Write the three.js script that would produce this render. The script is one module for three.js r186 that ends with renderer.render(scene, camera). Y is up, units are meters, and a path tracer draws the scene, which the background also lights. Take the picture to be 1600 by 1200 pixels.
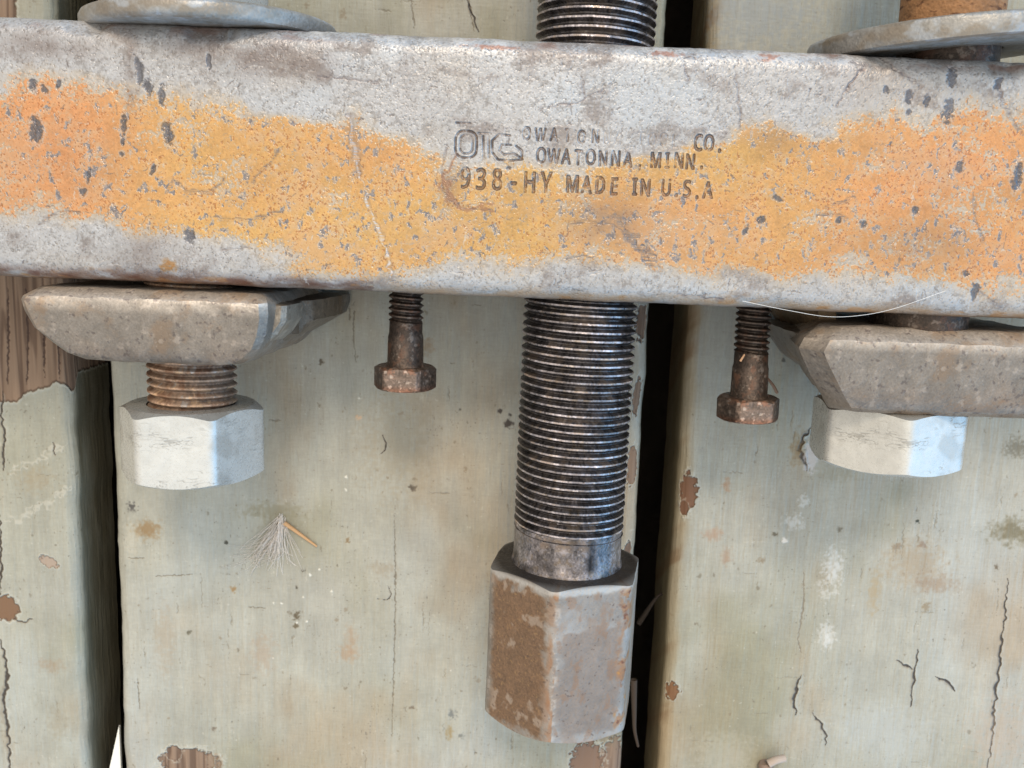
import * as THREE from 'three';
import { mergeGeometries, toCreasedNormals, mergeVertices } from 'three/addons/utils/BufferGeometryUtils.js';
import { RoundedBoxGeometry } from 'three/addons/geometries/RoundedBoxGeometry.js';

// ---------------------------------------------------------------- camera, sky, sun, exposure
// X runs along the bar, Z along the planks (towards the viewer's lower frame edge), Y up; the deck top is y = 0.
const MM = 0.001, R = (d) => d * Math.PI / 180;
const scene = new THREE.Scene();
const camera = new THREE.PerspectiveCamera(2 * Math.atan(600 / 1400) / Math.PI * 180, 4 / 3, 0.01, 200);
camera.position.set(0, 0.229, 0);
{
  const t = R(9.4), p = R(2.0), c = Math.cos(t), s = Math.sin(t);
  const F = (x, y, z) => new THREE.Vector3(x * Math.cos(p) + z * Math.sin(p), y, -x * Math.sin(p) + z * Math.cos(p));
  const right = F(1, 0, 0), back = F(0, c, -s), up = F(0, -s, -c);
  camera.quaternion.setFromRotationMatrix(new THREE.Matrix4().makeBasis(right, up, back));
}
camera.focus = 0.188; camera.userData.fStop = 36;
scene.add(camera);
const renderer = new THREE.WebGLRenderer({ antialias: true });
renderer.toneMapping = THREE.LinearToneMapping;
renderer.toneMappingExposure = 1.2;
renderer.shadowMap.enabled = true;
{ // open shade: warm white overhead, cool bright open sky on the right, dimmer and warmer on the left
  const w = 256, h = 128, d = new Float32Array(w * h * 4), mix = (a, b, t) => a + (b - a) * t;
  for (let j = 0; j < h; j++) for (let i = 0; i < w; i++) {
    const th = (i + .5) / w * 2 * Math.PI - Math.PI, ph = ((j + .5) / h - .5) * Math.PI;
    const x = Math.cos(ph) * Math.cos(th), y = Math.sin(ph);
    const zen = Math.max(0, y) ** .95, s = x * .5 + .5, side = s * s * (3 - 2 * s);
    const hz = [mix(.26, .3, side), mix(.21, 1.32, side), mix(.16, 2.6, side)], tp = [1.26, 1.16, 1.0], k = (j * w + i) * 4;
    for (let q = 0; q < 3; q++) d[k + q] = mix(hz[q], tp[q], zen) * (y < 0 ? .45 : 1);
    d[k + 3] = 1;
  }
  const sky = new THREE.DataTexture(d, w, h, THREE.RGBAFormat, THREE.FloatType);
  sky.mapping = THREE.EquirectangularReflectionMapping; sky.magFilter = THREE.LinearFilter; sky.minFilter = THREE.LinearFilter; sky.needsUpdate = true;
  scene.background = sky; scene.environment = sky;
}
const sun = new THREE.DirectionalLight(0xffecd2, 1.5);
sun.position.set(0.03, 0.7, -0.58); sun.castShadow = true; sun.shadow.radius = 27; sun.shadow.mapSize.set(2048, 2048);
Object.assign(sun.shadow.camera, { left: -.4, right: .4, top: .4, bottom: -.4, near: .05, far: 2 });
scene.add(sun, sun.target);

// ---------------------------------------------------------------- noise
let seed = 7;
const rnd = () => { seed = (seed * 1664525 + 1013904223) >>> 0; return seed / 4294967296; };
const hash = (x, y) => { let h = Math.imul(x, 374761393) ^ Math.imul(y, 668265263); h = Math.imul(h ^ (h >>> 13), 1274126177); return ((h ^ (h >>> 16)) >>> 0) / 4294967296; };
const TAB = new Float32Array(65536); for (let i = 0; i < 65536; i++) TAB[i] = hash(i & 255, i >> 8);
function noise(x, y) { // value noise, -1..1
  const xi = Math.floor(x), yi = Math.floor(y), u = x - xi, v = y - yi;
  const a = u * u * (3 - 2 * u), b = v * v * (3 - 2 * v), c0 = xi & 255, c1 = (xi + 1) & 255, r0 = (yi & 255) << 8, r1 = ((yi + 1) & 255) << 8;
  const p = TAB[r0 + c0], q = TAB[r0 + c1], r = TAB[r1 + c0], t = TAB[r1 + c1];
  return ((p + (q - p) * a) * (1 - b) + (r + (t - r) * a) * b) * 2 - 1;
}
function fbm(x, y, o = 4, g = .5) { let s = 0, a = 1, n = 0; for (let i = 0; i < o; i++) { s += a * noise(x, y); n += a; const t = x * 1.62 - y * 1.18 + 17.3; y = x * 1.18 + y * 1.62 + 9.1; x = t; a *= g; } return s / n; }
const ridge = (x, y, o = 3) => 1 - Math.abs(fbm(x, y, o)) * 2;
const clamp = (x, a = 0, b = 1) => x < a ? a : x > b ? b : x;
const ss = (a, b, x) => { const t = clamp((x - a) / (b - a)); return t * t * (3 - 2 * t); };
const lerp = (a, b, t) => a + (b - a) * t;
const curve = (pts) => (x) => { // pts: flat [x, y, x, y ...], ascending x
  if (x <= pts[0]) return pts[1];
  for (let i = 2; i < pts.length; i += 2) if (x < pts[i]) return lerp(pts[i - 1], pts[i + 1], ss(0, 1, (x - pts[i - 2]) / (pts[i] - pts[i - 2])));
  return pts[pts.length - 1];
};

// ---------------------------------------------------------------- surfaces: colour, relief (mm), roughness and metalness on one grid
class Surface {
  constructor(x0, y0, x1, y1, w, h, off = 0) {
    Object.assign(this, { x0, y0, x1, y1, w, h, off, n: w * h });
    this.c = new Float32Array(w * h * 3); this.ht = new Float32Array(w * h); this.ro = new Float32Array(w * h).fill(.7); this.me = new Float32Array(w * h);
  }
  each(f) { for (let j = 0, i = 0; j < this.h; j++) { const y = lerp(this.y0, this.y1, (j + .5) / this.h); for (let k = 0; k < this.w; k++, i++) f(lerp(this.x0, this.x1, (k + .5) / this.w), y, i); } return this; }
  set(i, r, g, b) { const c = this.c; c[i * 3] = r; c[i * 3 + 1] = g; c[i * 3 + 2] = b; }
  mix(i, col, t) { const c = this.c; for (let q = 0; q < 3; q++) c[i * 3 + q] += (col[q] - c[i * 3 + q]) * t; }
  mul(i, m) { const c = this.c; c[i * 3] *= m; c[i * 3 + 1] *= m; c[i * 3 + 2] *= m; }
  box(xa, ya, xb, yb, f) {
    const fx = this.w / (this.x1 - this.x0), fy = this.h / (this.y1 - this.y0);
    const ka = Math.max(0, Math.floor((xa - this.x0) * fx)), kb = Math.min(this.w - 1, Math.ceil((xb - this.x0) * fx));
    const ja = Math.max(0, Math.floor((ya - this.y0) * fy)), jb = Math.min(this.h - 1, Math.ceil((yb - this.y0) * fy));
    for (let j = ja; j <= jb; j++) for (let k = ka; k <= kb; k++) f(this.x0 + (k + .5) / fx, this.y0 + (j + .5) / fy, j * this.w + k);
  }
  // ragged patch: f(index, how far inside 0..1, signed distance in units of radius)
  blob(x, y, rx, ry, f, { rot = 0, soft = .15, rag = .35, fine = 1.2, sd = 0 } = {}) {
    const m = Math.max(rx, ry) * (1.3 + rag), c = Math.cos(R(rot)), s = Math.sin(R(rot));
    this.box(x - m, y - m, x + m, y + m, (px, py, i) => {
      const dx = px - x, dy = py - y, a = (dx * c + dy * s) / rx, b = (-dx * s + dy * c) / ry;
      const d = Math.hypot(a, b) + rag * fbm(px * fine + sd + x, py * fine + y, 3);
      const t = ss(1, 1 - soft, d); if (t > 0 || d < 1.35) f(i, t, d);
    });
  }
  // line through flat [x, y, ...]; f(index, strength, signed offset / width)
  stroke(p, w, f, { rag = .3, fine = 2, taper = true } = {}) {
    let L = 0; const len = [0]; for (let k = 2; k < p.length; k += 2) len.push(L += Math.hypot(p[k] - p[k - 2], p[k + 1] - p[k - 1]));
    let xa = 1e9, xb = -1e9, ya = 1e9, yb = -1e9; for (let k = 0; k < p.length; k += 2) { xa = Math.min(xa, p[k]); xb = Math.max(xb, p[k]); ya = Math.min(ya, p[k + 1]); yb = Math.max(yb, p[k + 1]); }
    const M = w * 3 + .4; const seen = new Map();
    for (let k = 2; k < p.length; k += 2) {
      const ax = p[k - 2], ay = p[k - 1], dx = p[k] - ax, dy = p[k + 1] - ay, l2 = dx * dx + dy * dy || 1e-6;
      this.box(Math.min(ax, p[k]) - M, Math.min(ay, p[k + 1]) - M, Math.max(ax, p[k]) + M, Math.max(ay, p[k + 1]) + M, (px, py, i) => {
        px += rag * w * 2 * noise(px * fine, py * fine); py += rag * w * 2 * noise(py * fine + 31, px * fine);
        const t = clamp(((px - ax) * dx + (py - ay) * dy) / l2), ex = px - ax - dx * t, ey = py - ay - dy * t, d = Math.hypot(ex, ey);
        const at = (len[k / 2 - 1] + Math.sqrt(l2) * t) / L, ww = w * (taper ? .35 + .65 * Math.sin(Math.PI * clamp(at, .03, .97)) : 1) * (1 + rag * noise(px * fine * .7, py * fine * .7 + 7));
        const v = d / ww; if (v < 3) { const o = seen.get(i); if (!o || o[0] > v) seen.set(i, [v, ex * dy - ey * dx > 0 ? 1 : -1]); }
      });
    }
    for (const [i, [v, s]] of seen) f(i, ss(1, .4, v), v * s);
  }
  build({ k = .8, lo = -.3, hi = .3, wrap = THREE.ClampToEdgeWrapping, metal = true, extra = {} } = {}) {
    const { w, h, n } = this, C = new Uint8Array(n * 4), B = new Uint8Array(n * 4), Q = new Uint8Array(n * 4);
    for (let i = 0; i < n; i++) {
      for (let q = 0; q < 3; q++) C[i * 4 + q] = clamp(this.c[i * 3 + q], 0, 255);
      const v = clamp((this.ht[i] - lo) / (hi - lo)) * 255; B[i * 4] = B[i * 4 + 1] = B[i * 4 + 2] = v;
      Q[i * 4 + 1] = clamp(this.ro[i], .03, 1) * 255; Q[i * 4 + 2] = clamp(this.me[i]) * 255; C[i * 4 + 3] = B[i * 4 + 3] = Q[i * 4 + 3] = 255;
    }
    const T = (a, srgb) => { const t = new THREE.DataTexture(a, w, h, THREE.RGBAFormat); t.magFilter = THREE.LinearFilter; t.minFilter = THREE.LinearFilter; t.wrapS = t.wrapT = wrap; if (srgb) t.colorSpace = THREE.SRGBColorSpace; t.needsUpdate = true; return t; };
    const q = T(Q), m = new THREE.MeshStandardMaterial({ map: T(C, true), bumpMap: T(B), bumpScale: (hi - lo) * MM, roughnessMap: q, roughness: 1, metalness: metal ? 1 : 0, ...extra });
    if (metal) m.metalnessMap = q;
    m.color.setScalar(k);
    return m;
  }
}

// ---------------------------------------------------------------- geometry (in mm, scaled to metres when a mesh is made)
function grid(nu, nv, f, { crease = 0, vcol = null } = {}) { // f(u, v) -> [x, y, z, U, V]; faces outwards by its signed volume
  const p = [], t = [], c = [], ix = [];
  for (let j = 0; j <= nv; j++) for (let i = 0; i <= nu; i++) { const q = f(i / nu, j / nv, i, j); p.push(q[0], q[1], q[2]); t.push(q[3] || 0, q[4] || 0); if (vcol) { const g = vcol(i / nu, j / nv, q); c.push(...(Array.isArray(g) ? g : [g, g, g])); } }
  let vol = 0; const W = nu + 1;
  for (let j = 0; j < nv; j++) for (let i = 0; i < nu; i++) { const a = j * W + i, b = a + 1, d = a + W, e = d + 1; ix.push(a, b, e, a, e, d); }
  for (let k = 0; k < ix.length; k += 3) { const [a, b, d] = [ix[k] * 3, ix[k + 1] * 3, ix[k + 2] * 3]; vol += p[a] * (p[b + 1] * p[d + 2] - p[b + 2] * p[d + 1]) - p[a + 1] * (p[b] * p[d + 2] - p[b + 2] * p[d]) + p[a + 2] * (p[b] * p[d + 1] - p[b + 1] * p[d]); }
  if (vol < 0) for (let k = 0; k < ix.length; k += 3) [ix[k + 1], ix[k + 2]] = [ix[k + 2], ix[k + 1]];
  let g = new THREE.BufferGeometry(); g.setAttribute('position', new THREE.Float32BufferAttribute(p, 3)); g.setAttribute('uv', new THREE.Float32BufferAttribute(t, 2));
  if (vcol) g.setAttribute('color', new THREE.Float32BufferAttribute(c, 3));
  g.setIndex(ix); g.computeVertexNormals();
  return crease ? toCreasedNormals(g, R(crease)) : g;
}
const ring = (u, r) => [-r * Math.sin(2 * Math.PI * u), -r * Math.cos(2 * Math.PI * u)];
function turned(prof, seg = 72, { crease = 35, uv = 40, wob = 0, u0 = 0, vcol } = {}) { // profile [[r, z] ...] turned round Z, seam at the underside
  const arc = [0]; for (let i = 1; i < prof.length; i++) arc.push(arc[i - 1] + Math.hypot(prof[i][0] - prof[i - 1][0], prof[i][1] - prof[i - 1][1]));
  const rm = Math.max(...prof.map((p) => p[0]));
  return grid(seg, prof.length - 1, (u, v, i, j) => { const [r, z] = prof[j], [x, y] = ring(u, r + (r > .01 ? wob * noise(u * 14, z * .6) * Math.sin(Math.PI * u) : 0)); return [x, y, z, (u * 2 * Math.PI * rm) / uv + u0, arc[j] / uv]; }, { crease, vcol });
}
function thread(R0, depth, pitch, z0, turns, { seg = 96, n = 10, uv = 40, crest = .2, root = .14, vcol, wear = .06 } = {}) {
  const fl = (1 - crest - root) / 2;
  const prof = (f) => f < crest ? 0 : f < crest + fl ? (f - crest) / fl : f < crest + fl + root ? 1 : (1 - f) / fl;
  const st = []; for (let k = 0; k < turns; k++) for (const f of [0, crest * .5, crest, crest + fl * .12, crest + fl * .5, crest + fl * .95, crest + fl + root * .5, crest + fl + root, crest + fl * 1.5 + root, 1 - fl * .1]) st.push(k + f); st.push(turns);
  return grid(seg, st.length - 1, (u, v, i, j) => {
    const f = st[j] - Math.floor(st[j]), q = prof(f), z = z0 + pitch * (st[j] + u), nk = wear * (noise(u * 40, st[j] * 2.3) * (1 - q) + .6 * noise(u * 90 + 5, st[j] * 1.7));
    const [x, y] = ring(u, R0 - depth * q + nk); return [x, y, z, u * 2 * Math.PI * R0 / uv, (z - z0) / uv, q];
  }, { crease: 42, vcol: vcol && ((u, v, q) => vcol(q[5], u, q[2])) });
}
function hexBody(af, z0, z1, { hole = 0, cham0 = 30, cham1 = 30, rim = .97, turn = 0, uv = 40, wear = .15, capTone = null, seg = 180 } = {}) { // hexagon with conical chamfers at both ends
  const a = af / 2, R1 = a / Math.cos(Math.PI / 6) * .975;
  const rh = (th) => { const m = ((th % (Math.PI / 3)) + Math.PI / 3) % (Math.PI / 3) - Math.PI / 6; const flat = a / Math.cos(m); return flat < R1 - .5 ? flat : Math.min(R1, flat - (flat - R1 + .5) ** 2 * .35); };
  const rc = a * rim, k0 = Math.tan(R(cham0)), k1 = Math.tan(R(cham1));
  const rows = 16;
  return grid(seg, rows + 6, (u, v, i, j0) => {
    const j = j0 > 2 ? j0 - 1 : j0; // the rim is doubled so that the end face can have its own tone
    const th = 2 * Math.PI * u + Math.PI + R(turn) + Math.PI / 6, r = rh(th), e0 = z0 + Math.max(0, r - rc) * k0, e1 = z1 - Math.max(0, r - rc) * k1;
    let rr, z; const per = (r0) => u * 2 * Math.PI * a;
    if (j === 0) { rr = hole || .01; z = z0; } else if (j === 1) { rr = Math.min(rc, r); z = z0; } else if (j === 2 + rows + 1) { rr = Math.min(rc, r); z = z1; } else if (j >= 2 + rows + 2) { rr = j === rows + 4 ? (hole || .01) : (hole || .01); z = j === rows + 4 ? z1 : z1 - (hole ? 3 : 0); } else { const t = (j - 2) / rows; rr = r; z = lerp(e0, e1, t); }
    if (j >= 2 && j <= rows + 2) rr += wear * .5 * noise(u * 60, z * .9) * (t01(j, rows));
    const x = rr * Math.sin(2 * Math.PI * u + Math.PI), y = rr * Math.cos(2 * Math.PI * u + Math.PI);
    const cap = j < 2 ? rc - rr : j > rows + 2 ? rc - rr : 0;
    return [x, y, z, per() / uv, (z + (j < 2 ? -cap : cap)) / uv, j0 <= 2 ? 1 : 0];
  }, { crease: 28, vcol: capTone && ((u, v, q) => q[5] ? capTone : 1) });
}
const t01 = (j, rows) => 1;
function loft(sections, { per = 4, uv = 40, crease = 40, jit = 0 } = {}) { // sections [{z, pts: flat [x, y ...]}] with the same number of points; capped
  const N = sections[0].pts.length / 2, dense = (p) => { const o = []; for (let i = 0; i < N; i++) for (let k = 0; k < per; k++) { const a = i * 2, b = ((i + 1) % N) * 2, t = k / per; o.push(lerp(p[a], p[b], t), lerp(p[a + 1], p[b + 1], t)); } return o; };
  const S = sections.map((s) => ({ z: s.z, p: dense(s.pts) })), cen = (p) => { let x = 0, y = 0; for (let i = 0; i < p.length; i += 2) { x += p[i]; y += p[i + 1]; } return [x / (p.length / 2), y / (p.length / 2)]; };
  const first = S[0], last = S[S.length - 1], sh = (s) => { const [cx, cy] = cen(s.p); return { z: s.z, p: s.p.map((v, i) => i % 2 ? cy : cx) }; };
  const all = [sh(first), ...S, sh(last)], n = N * per;
  return grid(n, all.length - 1, (u, v, i, j) => { const q = all[j], k = (i % n) * 2, x = q.p[k], y = q.p[k + 1], zf = typeof q.z === 'function' ? q.z(x, y) : q.z; const cap = j === 0 || j === all.length - 1; const d = cap ? 0 : jit; return [x + d * noise(y * .5 + 3, zf * .5), y + d * noise(x * .4, zf * .6), zf + d * noise(x * .35, y * .3 + 9), (x - y * .6) / uv, (zf * .9 + y * .5) / uv]; }, { crease });
}
function boxUV(g, size) { // each face takes its uv from the plane that it faces most
  const q = g.index ? g.toNonIndexed() : g, p = q.attributes.position, t = q.attributes.uv;
  for (let i = 0; i < p.count; i += 3) {
    const a = [0, 1, 2].map((k) => new THREE.Vector3().fromBufferAttribute(p, i + k)), n = a[1].clone().sub(a[0]).cross(a[2].clone().sub(a[0])), x = Math.abs(n.x), y = Math.abs(n.y), z = Math.abs(n.z);
    a.forEach((v, k) => y >= x && y >= z ? t.setXY(i + k, v.x / size + .5, v.z / size + .13) : x >= z ? t.setXY(i + k, v.y / size + .37, v.z / size + .21) : t.setXY(i + k, v.x / size + .5, v.y / size + .53));
  }
  return q;
}
function tube(pts, r0, r1 = r0, seg = 24, rad = 6) {
  const cv = new THREE.CatmullRomCurve3(pts.map((p) => new THREE.Vector3(...p))), g = new THREE.TubeGeometry(cv, seg, 1, rad), p = g.attributes.position, c = new THREE.Vector3();
  for (let j = 0; j <= seg; j++) { cv.getPointAt(j / seg, c); for (let i = 0; i <= rad; i++) { const k = j * (rad + 1) + i, r = lerp(r0, r1, j / seg); p.setXYZ(k, c.x + (p.getX(k) - c.x) * r, c.y + (p.getY(k) - c.y) * r, c.z + (p.getZ(k) - c.z) * r); } }
  return g;
}

// ---------------------------------------------------------------- objects
const used = {};
const numbered = (n) => { used[n] = (used[n] || 0) + 1; return used[n] === 1 ? n : `${n}_${String(used[n] - 1).padStart(3, '0')}`; };
function mesh(name, g, m, parent, label) {
  if (Array.isArray(g)) g = mergeGeometries(g.map((q) => q.index ? q.toNonIndexed() : q));
  g.scale(MM, MM, MM);
  const o = new THREE.Mesh(g, m); o.name = parent === scene ? numbered(name) : name; o.castShadow = o.receiveShadow = true; if (label) o.userData.label = label;
  parent.add(o); return o;
}
function thing(name, label, category, [x, y, z], group) {
  const o = new THREE.Group(); o.name = numbered(name); o.position.set(x * MM, y * MM, z * MM); o.userData = { label, category }; if (group) o.userData.group = group; scene.add(o); return o;
}
const tag = (o, label, category, group) => { o.userData.label = label; o.userData.category = category; if (group) o.userData.group = group; return o; };

// ---------------------------------------------------------------- deck: painted planks over bare ground
const PAINT = [174, 171, 157], WOOD = [150, 112, 88];
function plankSurface(x0, x1, w, h, sd, zr = [-64, 160]) {
  // u runs across the plank over both rounded arrises and down its sides, v along it
  const S = new Surface(x0 - 24, zr[0], x1 + 24, zr[1], w, h);
  S.each((x, z, i) => {
    const big = fbm(x * .018 + sd, z * .012, 3), mid = fbm(x * .09 + sd, z * .05 + 4, 4), streak = fbm(x * .9 + sd * 3, z * .035, 3), fine = fbm(x * 2.6, z * 1.1 + sd, 3), grain = noise(x * 3.4 + sd, z * .22);
    const v = 1 + .05 * big + .05 * mid + .035 * streak + .028 * fine;
    S.set(i, PAINT[0] * v, PAINT[1] * v, PAINT[2] * v * (1 + .04 * big));
    const warm = ss(.0, .6, fbm(x * .05 + 40 + sd, z * .03, 4)); S.mix(i, [172, 148, 118], warm * .5);
    const ol = ss(.05, .6, fbm(x * .03 + 80 + sd, z * .025, 4)); S.mix(i, [146, 140, 112], ol * .6);
    const cool = ss(.1, .6, fbm(x * .04 + 120 + sd, z * .03, 3)); S.mix(i, [186, 190, 186], cool * .4);
    const sp = ss(.56, .78, fbm(x * .75 + 11 + sd, z * .5, 4)); S.mix(i, [112, 98, 76], sp * .55);
    const sp2 = ss(.5, .7, fbm(x * 2.2 + 60 + sd, z * 1.4, 4)) * ss(.0, .4, fbm(x * .07 + 5, z * .06 + sd, 3)); S.mix(i, [88, 80, 66], sp2 * .6);
    const dash = ss(.62, .8, fbm(x * .8 + 20 + sd, z * 3.2, 3)); S.mix(i, [120, 104, 84], dash * .5);
    const wt = ss(.7, .84, fbm(x * 1.3 + 150 + sd, z * 1.3, 2)); S.mix(i, [214, 208, 192], wt * .5);
    const wv = noise(x * 4.6, z * .5 + sd) , wh = noise(x * .6 + sd, z * 4.2); S.mul(i, 1 + .022 * wv + .018 * wh + .02 * noise(x * 5, z * 5)); const mot = fbm(x * .22 + sd, z * .16 + 70, 4); S.mul(i, 1 + .05 * mot);
    const side = Math.max(ss(x0 + .5, x0 - 4, x), ss(x1 - .5, x1 + 4, x)); S.mix(i, [104, 95, 72], side * (.75 + .3 * fbm(x * .3, z * .08, 3)));
    S.ht[i] = .06 * streak + .06 * ss(.2, .9, ridge(x * .5 + sd, z * .03 + .3 * fbm(x * .08, z * .03, 2), 2)) + .03 * wv + .02 * wh + .025 * grain + .04 * mid + .02 * fine - .05 * sp2; S.ro[i] = .62 + .12 * fine + .1 * warm;
  });
  for (let k = 0; k < 110; k++) { // fine checks along the grain, rubs across it, small scabs
    const x = lerp(x0 + 2, x1 - 2, rnd()), z = lerp(zr[0], zr[1], rnd()), up = rnd() < .7, L = up ? 2 + 14 * rnd() * rnd() : 1 + 5 * rnd(), a = (up ? Math.PI / 2 : 0) + (rnd() - .5) * .12, dk = rnd() < .75;
    S.stroke([x, z, x + Math.cos(a) * L * .5 + (rnd() - .5) * .6, z + Math.sin(a) * L * .5, x + Math.cos(a) * L, z + Math.sin(a) * L], .1 + .12 * rnd(), (i, t) => { S.mix(i, dk ? [112, 100, 80] : [212, 206, 190], t * (dk ? .38 : .35)); S.ht[i] -= (dk ? .1 : -.03) * t; }, { rag: .9, fine: 1.6 });
  }
  for (let k = 0; k < 60; k++) { const x = lerp(x0 + 2, x1 - 2, rnd()), z = lerp(zr[0], zr[1], rnd()), a = .3 + 1.1 * rnd() * rnd(), c = rnd() < .6 ? [132, 112, 86] : rnd() < .5 ? [104, 94, 74] : [206, 198, 180]; S.blob(x, z, a, a * (.7 + rnd()), (i, t) => S.mix(i, c, t * .45), { soft: .7, rag: .9, fine: 2 }); }
  return S;
}
const woodAt = (x, z) => { const g = fbm(x * 1.1, z * .045, 4), l = ss(.55, .9, ridge(x * .55 + 3, z * .02 + fbm(x * .1, z * .05) * .3, 2)); return [146 + 22 * g - 34 * l, 121 + 20 * g - 32 * l, 100 + 18 * g - 28 * l, g, l]; };
function peel(S, x, z, rx, rz, o = {}) { // paint gone down to wood, its edge a little lifted
  S.blob(x, z, rx, rz, (i, t, d) => {
    const px = S.x0 + ((i % S.w) + .5) / S.w * (S.x1 - S.x0), pz = S.y0 + (Math.floor(i / S.w) + .5) / S.h * (S.y1 - S.y0), w = woodAt(px, pz), c = o.col || w;
    const rimOut = ss(1.0, 1.05, d) * ss(1.3, 1.05, d); S.mix(i, [210, 205, 190], rimOut * .5 * (1 - t)); S.ht[i] += .13 * rimOut * (1 - t);
    const dark = ss(.82, .96, d) * t; S.mix(i, [c[0], c[1], c[2]], t); S.mix(i, [70, 50, 38], dark * .45); S.ht[i] = lerp(S.ht[i], -.28 + .06 * w[3] - .08 * w[4], t); S.ro[i] = lerp(S.ro[i], .85, t);
  }, { soft: .08, ...o });
}
const stainOrTint = (S, x, z, rx, rz, col, a, o = {}) => S.blob(x, z, rx, rz, (i, t) => S.mix(i, col, t * a), { soft: .9, rag: .6, ...o });
const dot = (S, x, z, r, col, a = .9, h = 0) => S.blob(x, z, r, r, (i, t) => { S.mix(i, col, t * a); S.ht[i] += h * t; }, { soft: .75, rag: .85, fine: 1.8 });
const jagged = (p) => { const o = [p[0], p[1]]; for (let k = 2; k < p.length; k += 2) { const dx = p[k] - p[k - 2], dz = p[k + 1] - p[k - 1], L = Math.hypot(dx, dz), n = Math.max(1, Math.round(L / 1.1)); for (let q = 1; q <= n; q++) { const t = q / n, j = q < n ? (rnd() - .5) * .75 : 0; o.push(p[k - 2] + dx * t - dz / L * j, p[k - 1] + dz * t + dx / L * j); } } return o; };
const crack = (S, p, w, { lift = .12 } = {}) => S.stroke(jagged(p), w * .7, (i, t, d) => { S.mix(i, [58, 47, 37], t * .88); S.ht[i] -= .3 * t; const e = ss(2.6, 1.1, Math.abs(d)) * (1 - t); if (d > 0) { S.ht[i] += lift * e; S.mix(i, [212, 208, 194], e * .35); } else S.mix(i, [128, 108, 84], e * .35); }, { rag: .34, fine: 1.1 });  // pale line on the lifted side is a highlight put into the colour
function plank(parent, x0, x1, S, sd, k = .8, extra) {
  const rc = 3.4, T = 22, prof = [], A = 7; // cross-section: side, rounded arris, top, arris, side, underside
  const L = x1 - x0;
  prof.push([x0, -T, x0 - 22]); prof.push([x0, -T * .6, x0 - 14]); prof.push([x0, -rc, x0 - 3]);
  for (let a = 1; a <= A; a++) { const t = a / A * Math.PI / 2; prof.push([x0 + rc - rc * Math.cos(t), -rc + rc * Math.sin(t), x0 - 3 + (rc + 3) * a / A]); }
  for (let a = 1; a < 30; a++) prof.push([lerp(x0 + rc, x1 - rc, a / 30), 0, lerp(x0 + rc, x1 - rc, a / 30)]);
  for (let a = 0; a < A; a++) { const t = a / A * Math.PI / 2; prof.push([x1 - rc + rc * Math.sin(t), -rc + rc * Math.cos(t), x1 - rc + (rc + 3) * a / A]); }
  prof.push([x1, -rc, x1 + 3]); prof.push([x1, -T * .6, x1 + 14]); prof.push([x1, -T, x1 + 22]); prof.push([x0, -T, x0 - 22]);
  const Z0 = -320, Z1 = 320, n = 280, body = prof.length - 1;
  const g = grid(body, n, (u, v, i, j) => {
    const z = lerp(Z0, Z1, v), [x, y, U] = prof[i], top = y > -rc, edge = y < -.01 ? 1 : 0;
    const dx = edge * (.28 * noise(z * .09 + sd, x > (x0 + x1) / 2 ? 5 : 60) + .16 * noise(z * .4, sd + x * .01)), dy = top ? .12 * noise(x * .03 + sd, z * .02) + edge * .1 * noise(z * .25, x) : 0;
    let Vv = (z - S.y0) / (S.y1 - S.y0); 
    return [x + dx, y + dy, z, (U - S.x0) / (S.x1 - S.x0), Vv];
  }, { crease: 50 });
  return mesh('plank', g, S.build({ k, lo: -.45, hi: .3, wrap: THREE.MirroredRepeatWrapping, metal: false, extra }), parent);
}
const deck = new THREE.Group(); deck.name = 'deck'; deck.userData.kind = 'structure'; scene.add(deck);
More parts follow.
